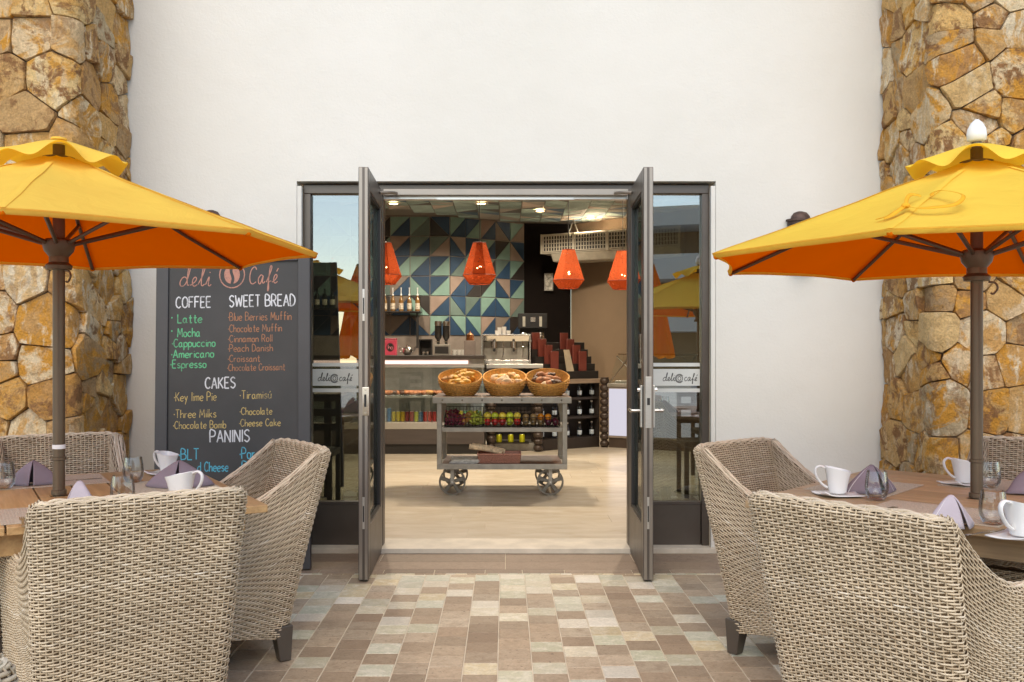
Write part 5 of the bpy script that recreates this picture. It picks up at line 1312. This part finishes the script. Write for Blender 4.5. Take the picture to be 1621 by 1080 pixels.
# stepped black display with dark red boxes
sd_ = one('stepped_display', 'black stepped stand with side walls rising towards the grinder', 'display stand', (0, 0, 0)); sd_.matrix_world = MS @ Matrix.Translation((0, 0, SH))
for i in range(5):
    y0 = .02 + i * .075
    bx(.02, LB + .0, y0, y0 + .074, 0.0005, .10 + i * .095).build('step', m_black, sd_, bevel=.002)
for x0 in (.02 + .001, LB - .03): pass
bx(.30, .46, -.012, .019, 0.0005, .06).build('front_lip', m_black, sd_)
pn = MB(); pn.prism([(.40, .10), (.52, .10), (.44, .38), (.35, .38)], 0, .006, Matrix(((1, 0, 0, 0), (0, 0, -1, .012), (0, 1, 0, 0), (0, 0, 0, 1)))); pn.build('beige_card', M('beige_card', (.42, .36, .27), .7), sd_)
for k, (xo, base) in enumerate(((.24, 'nearer the espresso machine'), (.70, 'nearer the freezer'))):
    for i in range(4):
        b = bx(-.058, .058, -.014, .014, 0, .26 - i * .014)
        o = b.build('slim_box', m_red, bevel=.002); o.matrix_world = MS @ Matrix.Translation((xo - i * .045 * (1.0), .058 + i * .075, SH + .1005 + i * .095))
        tag(o, '%s dark red slim box in the stepped row %s' % (['lowest', 'second lowest', 'third lowest', 'topmost'][i], base), 'box', 'dark red slim boxes')
# freezer on the right
A2, B2 = Vector((X(963, 12.2), 12.2, 0)), Vector((3.0, 11.3, 0)); d2 = (B2 - A2); LF_ = d2.length; d2.normalize(); n2 = Vector((-d2.y, d2.x, 0))
MF = Matrix(((d2.x, n2.x, 0, A2.x), (d2.y, n2.y, 0, A2.y), (0, 0, 1, FZ), (0, 0, 0, 1)))
fz = one('ice_cream_freezer', 'white glowing front freezer with a slanted glass top', 'freezer', (0, 0, 0)); fz.matrix_world = MF
bx(0, LF_, .02, .7, 0, .13).build('plinth', M('brown_base', (.06, .04, .03), .5), fz); bx(0, LF_, .0, .7, .131, .80).build('body', m_splash, fz); bx(.012, LF_ - .02, -.004, -.001, .16, .775).build('front_panel', m_lit, fz)
bx(-.01, LF_, -.02, .72, .801, .845).build('rail', m_galv, fz, bevel=.004)
for a in (.0, .9, 1.7):
    if a < LF_: MB().tube([(a + .02, .0, .86), (a + .20, .30, 1.22), (a + .22, .62, 1.22)], .012, 6).build('glass_frame', m_chrome, fz); MB().tube([(a + .24, .62, .86), (a + .02, .25, 1.20)], .010, 6).build('brace', m_chrome, fz)
bx(.02, LF_, .30, .32, 1.22, 1.235).build('top_rail', m_chrome, fz); MB().add([(.01, .0, .85), (LF_, .0, .85), (LF_, .30, 1.22), (.01, .30, 1.22)], [(0, 1, 2, 3)]).build('slanted_glass', m_case, fz)
for i in range(4): bx(.05 + i * .32, .34 + i * .32, .10, .60, .8455, .875).build('ice_tub', [m_alu, m_white][i % 2], fz, bevel=.004)

# ---------------------------------------------------------------- back counter under the tiles
bc = thing('back_counter', 'taupe back counter along the tiled wall', 'counter', (-1.5, 13.7, FZ))
part(bx(-3.6, -.2, 13.35, 13.985, FZ, 1.10), 'cabinet', m_blackwood, bc, Vector((-1.5, 13.7, FZ))); part(bx(-3.6, -.18, 13.33, 13.985, 1.101, 1.14), 'worktop', m_splash, bc, Vector((-1.5, 13.7, FZ)))
# syrup shelf
D = 13.85
shf = one('syrup_shelf', 'dark wall shelf holding a row of pump bottles', 'shelf', (X(630, D), D, Z(493, D))); bx(-.60, .345, -.12, .12, -.022, 0).build('board', m_blackwood, shf, bevel=.003)
for x in (-.4, .28): bx(x, x + .02, -.06, .12, -.55, -.023).build('bracket', m_black, shf)
sb = thing('syrup_bottle', 'x', 'bottle'); MB().lathe([(.001, 0), (.034, 0), (.036, .01), (.036, .15), (.026, .19), (.014, .21), (.014, .235)], 14).build('bottle_body', M('amber_syrup', (.20, .10, .03), .15), sb, smooth=45)
MB().lathe([(.0365, .03), (.0365, .12)], 14, caps=False).build('label', M('cream_label', (.55, .48, .38), .6, var=.5, scale=50), sb, smooth=45); MB().lathe([(.016, .2355), (.016, .255), (.006, .26), (.006, .34), (.012, .342), (.012, .352), (.001, .353)], 12).build('pump', m_white, sb, smooth=40)
for i in range(7):
    o = sb if i == 0 else copy_tree(sb); o.location = (X(661 - i * 13, D), D, Z(493, D) + .0005)
    tag(o, ['amber pump bottle at the free end of the syrup shelf', 'second', 'third', 'fourth', 'fifth', 'sixth', 'seventh'][i] + (' amber pump bottle from the free end of the syrup shelf' if i else ''), 'bottle', 'syrup bottles on the wall shelf')
wshelf = one('wine_shelf', 'dark shelf with three wine bottles seen through the window pane', 'shelf', (X(515, D), D, Z(488, D))); bx(-.36, .36, -.12, .12, -.022, 0).build('board', m_blackwood, wshelf, bevel=.003)
wb = thing('wine_bottle', 'x', 'bottle'); MB().lathe([(.001, 0), (.036, 0), (.038, .01), (.038, .17), (.03, .20), (.015, .225), (.014, .29), (.001, .291)], 14).build('bottle_body', M('dark_green_glass', (.012, .02, .012), .1), wb, smooth=45); MB().lathe([(.0385, .05), (.0385, .13)], 14, caps=False).build('label', m_lab if False else M('ivory_label', (.6, .55, .42), .6), wb, smooth=45)
for i in range(3):
    o = wb if i == 0 else copy_tree(wb); o.location = (X(502 + i * 12, D), D, Z(488, D) + .0005); tag(o, 'dark wine bottle with ivory label seen through the window pane', 'bottle', 'wine bottles on the shelf')
# tall brewer in the corner
D = 13.9
o = one('coffee_brewer', 'tall black double coffee brewer on the corner counter', 'coffee machine', (X(838, D), D, 1.14)); 
bx(-.34, .34, .0, .5, .001 - 1.10, 0).build('cabinet', m_blackwood, o); bx(-.17, .30, .05, .40, .0005, .28).build('lower_body', m_blackgloss, o, bevel=.006); bx(-.16, .26, .02, .40, .30, .33).build('tray', m_steel, o, bevel=.004); bx(-.14, .24, .16, .40, .331, .50).build('column', m_black, o); bx(-.17, .27, .03, .40, .501, .73).build('head', m_blackgloss, o, bevel=.008)
for x in (-.08, .17): MB().lathe([(.001, .3305), (.05, .3305), (.058, .36), (.05, .42), (.04, .44), (.001, .445)], 16, (x, .09, 0)).build('jug', m_steel, o, smooth=45); bx(x - .02, x + .02, .022, .029, .53, .68).build('display', M('pale_display%d' % int(x * 100), (.35, .33, .28), .3), o)
bx(.02, .09, .022, .029, .60, .67).build('screen', m_steel, o)
o = one('steel_flask', 'steel thermos flask in front of the coffee brewer', 'flask', (X(855, 12.9), 12.9, 1.14)); MB().lathe([(.001, 0), (.05, 0), (.05, .17), (.04, .19), (.03, .20), (.03, .215), (.001, .22)], 18).build('body', m_steel, o, smooth=45); MB().tube(catmull([(.048, 0, .16), (.075, 0, .15), (.075, 0, .06), (.048, 0, .04)], 4), .007, 6).build('handle', m_black, o)
bx(-.12, .12, -.12, .12, -1.107, -.0005).build('pedestal', m_blackwood, o)
# picture, air conditioner
c = at(869, 446, 14.8)
o = one('framed_picture', 'small framed picture on the dark brown wall', 'picture', (c.x, 14.86, c.z)); bx(-.07, .07, .0, .02, -.14, .14).build('frame', m_galv, o); bx(-.055, .055, -.002, -.0005, -.125, .125).build('print', M('sketchy_print', (.45, .42, .36), .7, var=.7, scale=25), o)
A3, B3 = at(856, 386, 14.3), at(1075, 378, 13.25); d3 = Vector((B3.x - A3.x, B3.y - A3.y, 0)); LA = d3.length; d3.normalize(); n3 = Vector((-d3.y, d3.x, 0))
ac = one('air_conditioner', 'long white ceiling hung air conditioner with slotted grille', 'air conditioner', (0, 0, 0)); ac.matrix_world = Matrix(((d3.x, n3.x, 0, A3.x), (d3.y, n3.y, 0, A3.y), (0, 0, 1, 2.80), (0, 0, 0, 1)))
m_acw = M('cream_plastic', (.50, .45, .36), .5)
bx(0, LA, 0.02, .52, .0, .30).build('casing', m_acw, ac, bevel=.01); MB().prism([(.03, 0), (.5, 0), (.5, -.12), (.12, -.12)], .15, LA, Matrix(((0, 0, 1, 0), (1, 0, 0, 0), (0, 1, 0, -.0005), (0, 0, 0, 1)))).build('lower_shell', m_acw, ac, bevel=.015)
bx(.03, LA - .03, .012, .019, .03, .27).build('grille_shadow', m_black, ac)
for i in range(int(LA / .045)): bx(.035 + i * .045, .050 + i * .045, .002, .011, .03, .27).build('grille_bar', m_acw, ac)
for z in (.028, .085, .145, .205, .262): bx(.02, LA - .02, -.002, .0015, z, z + .012).build('grille_rail', m_acw, ac)
for i in range(5): bx(i * LA / 4 - (.02 if i else 0), i * LA / 4 + .02, -.008, -.0025, .0, .30).build('grille_post', m_acw, ac)
MB().tube([(.35, .25, .30), (.44, .25, CZ - 2.80), (.53, .25, .30)], .008, 6).build('hanger', m_galv, ac)

# ---------------------------------------------------------------- bread cart
cart = thing('bread_cart', 'grey steel cart on spoked iron wheels carrying bread baskets and fruit', 'cart', (X(795, 8.4), 8.45, FZ)); c0 = Vector((X(795, 8.4), 8.45, FZ))
CW, CDp = .57, .36
def q_(b, n_, m_, p=None, **k): return b.build(n_, m_, p or cart, **k)
ZT = .885 - FZ
q_(bx(-CW - .035, CW + .035, -CDp - .02, CDp + .02, ZT, ZT + .02), 'top_board', wood_mat('dark_brown_board', (.075, .04, .028), (.13, .075, .05), .5), bevel=.003)
fr = q_(bx(-CW - .035, CW + .035, -CDp - .028, -CDp - .0205, ZT - .035, ZT + .019), 'top_angle', m_galv, bevel=.002)
q_(bx(-CW - .035, CW + .035, CDp + .0205, CDp + .028, ZT - .035, ZT + .019), 'top_angle', m_galv, bevel=.002)
for i in range(7): MB().ball((-.52 + i * .173, -CDp - .029, ZT - .008), .008, 8).build('rivet', m_castiron, fr, smooth=60)
for sx in (-1, 1):
    for sy in (-1, 1): q_(bx(*sorted((sx * CW, sx * (CW - .042))), *sorted((sy * CDp, sy * (CDp - .042))), .285, ZT - .001), 'corner_post', m_galv, bevel=.003)
for z, nm in ((.595, 'mid_rail'), (.245, 'bottom_rail')):
    for sy in (-1, 1): q_(bx(-CW + (.043 if z > .5 else 0), CW - (.043 if z > .5 else 0), *sorted((sy * CDp, sy * (CDp - .035))), z - (.03 if z > .5 else .008), z + .008 if z > .5 else .284), nm, m_galv, bevel=.003)
    for sx in (-1, 1): q_(bx(*sorted((sx * (CW - .002), sx * (CW - .036))), -CDp + .044, CDp - .044, z - (.03 if z > .5 else .006), z + .008), nm, m_galv, bevel=.003)
q_(bx(-CW + .043, CW - .043, -CDp + .036, CDp - .036, .59, .602), 'mid_shelf', m_galv); q_(bx(-CW + .043, CW - .043, -CDp + .036, CDp - .036, .268, .284), 'bottom_shelf', wood_mat('red_brown_board', (.10, .045, .03), (.16, .08, .055), .5))
def wheel(x, y):
    r = .118; root = MB(); P = [(x + r * math.cos(a), y, r + r * math.sin(a)) for a in [2 * math.pi * i / 40 for i in range(40)]]
    rings = []
    for i in range(40):
        a = 2 * math.pi * i / 40; rings.append([Vector((x + (r - dr) * math.cos(a), y + dy, r + (r - dr) * math.sin(a))) for dr, dy in ((0, -.016), (0, .016), (.016, .016), (.016, -.016))])
    rings.append(rings[0]); root.loft(rings, False); rim = root.build('wheel', m_castiron, cart, smooth=35)
    MB().cyl((x, y - .024, r), (x, y + .024, r), .020, 14).build('hub', m_castiron, rim, smooth=40)
    for k in range(5):
        a = 2 * math.pi * k / 5 + .3; d_ = Vector((math.cos(a), 0, math.sin(a))); s_ = Vector((-math.sin(a), 0, math.cos(a))); c_ = Vector((x, y, r)); b = MB()
        for o_ in (-1, 1): b.tube([c_ + d_ * .018 + s_ * .009 * o_, c_ + d_ * .104 + s_ * .015 * o_], .0055, 6)
        b.loft([[c_ + d_ * t + s_ * w_ * k2 + Vector((0, yy_, 0)) for k2, yy_ in ((-1, -.003), (1, -.003), (1, .003), (-1, .003))] for t, w_ in ((.016, .009), (.105, .014))])
        b.build('spoke', m_castiron, rim, smooth=40)
    MB().box(x - .016, x + .016, y + .018, y + .026, r - .02, .244).build('fork_plate', m_galv, rim); MB().box(x - .016, x + .016, y - .026, y - .018, r - .02, .244).build('fork_plate', m_galv, rim); MB().cyl((x, y - .03, r), (x, y + .03, r), .007, 8).build('axle', m_steel, rim)
for sx in (-.44, .425):
    for y in (-.27, .27): wheel(sx, y)
def bowl_basket(px, label, kinds, seed):
    Rm = .194; y0 = c0.y - .08; x = X(px, y0); zb = FZ + ZT + .0205
    root = thing('bread_basket', label, 'basket', (x, y0, zb), 0, 'honey coloured bread baskets on the cart')
    tilt = R(21)
    def S_(s, w_):
        th = s / .9 * 2 * math.pi; t = w_ / .17
        rr = .125 + (Rm - .125) * np.sin(np.clip(t, 0, 1) * math.pi / 2) ** .9
        zr_ = .155 + np.sin(th) * Rm * math.tan(tilt) * .9
        z = .004 + t * zr_
        yoff = 0
        return np.stack([rr * np.cos(th), rr * np.sin(th) * (1 - .06 * t), z], -1)
    me = weave_mesh('basket_weave', [(S_, .9, .17, .030, .0135, .0062, .0026, .0050, 1)], m_basket, m_basket); tag(link('basket_weave', me, root), kind='stuff')
    th = np.linspace(0, 2 * math.pi, 40, endpoint=False); P = S_(th / (2 * math.pi) * .9, np.full(40, .172))
    for dz in (0, .007): q = MB().tube([tuple(p + np.array((0, 0, dz))) for p in P], .0065, 6, True).build('rim', m_basket, root, smooth=60)
    MB().lathe([(.001, 0), (.127, 0), (.127, .006), (.001, .006)], 24).build('base', m_basket, root)
    rr_ = random.Random(seed)
    for i in range(22):
        a = rr_.random() * 6.28; r_ = (rr_.random() ** .5) * .125; xx, yv = r_ * math.cos(a), r_ * math.sin(a)
        k = rr_.choice(kinds); z = .105 + yv * .32 + rr_.random() * .018 + (.022 if i > 14 else 0)
        me = cro[rr_.choice((0, 1))] if k == 'cro' else lmp[k][i % 3]
        nm = {'cro': 'croissant', 'bun': 'yellow_bun', 'sugar': 'sugared_bun', 'choc': 'chocolate_pastry', 'crust': 'golden_roll', 'toast': 'toasted_roll'}[k]
        o = link(nm, me, None, None, (x + xx, y0 + yv, zb + z + .02), (rr_.uniform(-.4, .4) + .3, rr_.uniform(-.4, .4), rr_.random() * 6.28)); o.scale = (1.12,) * 3
        tag(o, '%s heaped in the %s bread basket' % (nm.replace('_', ' '), {1: 'croissant filled', 2: 'middle', 3: 'chocolate filled'}[seed]), 'pastry', '%s in the %s bread basket' % ((nm.replace('_', ' ') + 's').replace('ys', 'ies'), {1: 'croissant filled', 2: 'middle', 3: 'chocolate filled'}[seed]))
bowl_basket(728.5, 'honey wicker bread basket full of croissants', ('cro', 'cro', 'bun'), 1); bowl_basket(799, 'honey wicker bread basket with sugared and yellow buns', ('sugar', 'bun', 'sugar', 'crust'), 2); bowl_basket(867, 'honey wicker bread basket with chocolate pastries', ('choc', 'choc', 'toast', 'sugar'), 3)
# wire baskets with fruit
m_fr = {k: M('fruit_' + k, c, .28, 0, .3, 12) for k, c in dict(red=(.60, .045, .04), green=(.55, .66, .06), yellow=(.78, .62, .08), grape=(.22, .03, .06), lime=(.58, .64, .10), peach=(.55, .27, .08), kiwi=(.30, .20, .09), plum=(.14, .02, .045), orange=(.66, .24, .02)).items()}
fm = {}
def fruit(k, r):
    if (k, r) not in fm:
        b = MB(); prof = [(.001, -.80 * r), (.35 * r, -.92 * r), (.75 * r, -.62 * r), (1.0 * r, .0), (.86 * r, .55 * r), (.45 * r, .86 * r), (.12 * r, .72 * r), (.001, .66 * r)]
        b.lathe(prof, 14); b.tube([(0, 0, .66 * r), (.1 * r, 0, 1.05 * r)], .05 * r, 5); fm[(k, r)] = b.mesh('fruit', m_fr[k], 60)
    return fm[(k, r)]
def grapes(k):
    b = MB(); g = random.Random(len(k))
    for i in range(26): b.ball((g.uniform(-.05, .05), g.uniform(-.05, .05), .012 + .05 * g.random()), .0125, 8)
    return b.mesh('grape_bunch', m_fr[k], 60)
gm = {k: grapes(k) for k in ('grape', 'lime')}
NM = dict(red='red_apple', green='green_apple', yellow='yellow_apple', peach='peach', kiwi='kiwi', plum='plum', orange='orange')
def wire_basket(px, label, items, which):
    y0 = c0.y - .15; x = X(px, y0); zb = FZ + .6025; a, d_, h = .168, .13, .085; hb = .165
    root = thing('wire_basket', label, 'basket', (x, y0, zb), 0, 'black wire fruit baskets')
    b = MB()
    for z in (.004, h * .5, h): b.tube([(-a, -d_, z), (a, -d_, z), (a, d_, z), (-a, d_, z)], .0028, 5, True)
    b.tube([(-a, d_, hb), (a, d_, hb)], .0028, 5); b.build('hoop_wire', m_wire, root)
    b = MB()
    for i in range(12): xx = -a + 2 * a * i / 11; b.tube([(xx, -d_, .004), (xx, -d_, h)], .0019, 4); b.tube([(xx, d_, .004), (xx, d_, hb)], .0019, 4); b.tube([(xx, -d_, .004), (xx, d_, .004)], .0019, 4)
    for i in range(7): yv = -d_ + 2 * d_ * i / 6; b.tube([(-a, yv, .004), (-a, yv, h + (hb - h) * i / 6)], .0019, 4); b.tube([(a, yv, .004), (a, yv, h + (hb - h) * i / 6)], .0019, 4)
    b.build('upright_wire', m_wire, root)
    for i, (k, r, fx, fy, fz_) in enumerate(items):
        if k in gm: o = link('grape_bunch', gm[k], None, None, (x + fx, y0 + fy, zb + .008 + fz_)); o.rotation_euler.z = i; nm, sh = 'grape bunch', ('dark red' if k == 'grape' else 'green')
        else: o = link(NM[k], fruit(k, r), None, None, (x + fx, y0 + fy, zb + .008 + r + fz_), (.4 * math.sin(i * 2.1), .4 * math.cos(i * 1.3), i)); nm, sh = NM[k].replace('_', ' '), 'ripe'
        tag(o, '%s %s in the %s wire basket' % (sh, nm, which), nm.split()[-1] if k not in gm else 'grapes', '%s in the %s wire basket' % (nm + ('es' if nm.endswith('ch') else 's'), which))
g = random.Random(2)
it = [('grape', 0, -.11 + .06 * (i % 2), -.06 + .06 * (i // 2), .0 + .035 * (i // 2)) for i in range(5)] + [('lime', 0, .09 + .05 * (i % 2), -.06 + .05 * (i // 2), .03 * (i // 2)) for i in range(5)] + [('peach', .03, .0 + .04 * (i % 2), -.06 + .08 * (i // 2), .02 * i) for i in range(4)]
wire_basket(751 + 0 - 16, 'wire basket with grapes and peaches, nearest the pastry case', it, 'grape filled')
it = [(g.choice(('red', 'red', 'green', 'green', 'yellow')), .034, -.13 + .066 * (i % 5), -.088 + .068 * ((i // 5) % 3), .052 * (i // 15) + (.02 if i // 5 == 2 else 0)) for i in range(24)]
wire_basket(795, 'middle wire basket heaped with red and green apples', it, 'apple filled')
it = [(('kiwi', 'kiwi', 'kiwi', 'plum', 'plum')[min(4, i % 5 + (g.random() > .6))] if i < 17 else 'orange', .031, -.13 + .066 * (i % 5), -.088 + .068 * ((i // 5) % 3), .046 * (i // 15)) for i in range(19)]
wire_basket(855, 'wire basket with kiwis, plums and oranges, nearest the bottle shelf', it, 'kiwi filled')
# lower shelf of the cart: newspapers, pink tray, bread
zl = FZ + .2845
for i in range(4): tag(MB().box(-.125, .125, -.12, .12, 0, .008).build('newspaper', M('newsprint%d' % i, (.45 + .03 * i, .45 + .03 * i, .45 + .02 * i), .8, var=.4, scale=30), loc=(X(735, 8.25) + .006 * i, 8.25, zl + .0085 * i), rot=(0, 0, .04 * (i - 1))), ['newspaper at the bottom of the pile on the cart', 'second newspaper from the bottom of the pile', 'third newspaper from the bottom of the pile', 'newspaper on top of the pile on the cart'][i], 'newspaper', 'newspapers on the cart')
tr = thing('wicker_tray', 'shallow pinkish wicker tray on the lower cart shelf', 'tray', (X(790.5, 8.25), 8.25, zl))
def trayw(s, w_):
    per = np.array([0, .36, .58, .94, 1.16]); t = w_ / .075; k = 1 + .06 * t
    x = np.interp(s, per, [-.18, .18, .18, -.18, -.18]); y = np.interp(s, per, [-.11, -.11, .11, .11, -.11]); return np.stack([x * k, y * k, .004 + w_], -1)
tag(link('tray_weave', weave_mesh('tray_weave', [(trayw, 1.16, .075, .02, .009, .004, .0018, .003, 1)], m_tray, m_tray), tr), kind='stuff'); bx(-.178, .178, -.108, .108, 0, .006).build('base', m_tray, tr)
rm = trayw(np.array([0, .18, .36, .47, .58, .76, .94, 1.05]), np.full(8, .077)); MB().tube([tuple(p) for p in rm], .006, 6, True).build('rim', m_tray, tr)
bg_ = MB(); bg_.tube(catmull([(-.15, 0, 0), (-.1, .004, .003), (0, 0, .006), (.1, .004, .002), (.15, 0, 0)], 4), .024, 10); bg_.v = [tuple(Vector(p) * (1 + .04 * math.sin(p[0] * 120))) for p in bg_.v]
for i in range(2): tag(link('baguette', bg_.mesh('baguette', m_sugar, 60), None, None, (X(770 + i * 4, 8.22), 8.22 + i * .06, zl + .112 + .002 * i), (0, R(11), .15 * i)), ['slim baguette leaning out of the pink tray, nearer the front', 'slim baguette leaning out of the pink tray, behind the other'][i], 'bread', 'baguettes in the tray')
# high table inside, behind the window pane by the chalkboard
ht_ = thing('high_table', 'dark high table seen through the pane beside the chalkboard', 'table', (-1.72, 8.4, FZ)); bx(-.35, .22, -.35, .35, .86, .90).build('top', m_splash, ht_, bevel=.004)
for x in (-.30, .17):
    for y in (-.30, .30): bx(x - .03, x + .03, y - .03, y + .03, 0, .8595).build('leg', m_blackwood, ht_)
def stool(x, y, label):
    r_ = thing('bar_chair', label, 'chair', (x, y, FZ), 0, 'dark chairs inside'); bx(-.2, .2, -.2, .2, .44, .49).build('seat', m_blackwood, r_, bevel=.01)
    for a in (-.18, .18):
        for b in (-.18, .18): bx(a - .018, a + .018, b - .018, b + .018, 0, .4395 if b < 0 else .4395).build('leg', m_blackwood, r_)
        bx(a - .018, a + .018, .165, .195, .4905, .92).build('back_post', m_blackwood, r_)
    for z in (.62, .74, .86): bx(-.161, .161, .170, .19, z, z + .06).build('back_slat', m_blackwood, r_)
stool(1.75, 8.2, 'dark slatted chair seen through the pane by the white wall'); stool(2.1, 9.3, 'dark slatted chair farther back through the pane by the white wall'); stool(-1.55, 7.4, 'dark slatted chair seen through the pane beside the chalkboard')
# remove template labels left on nothing
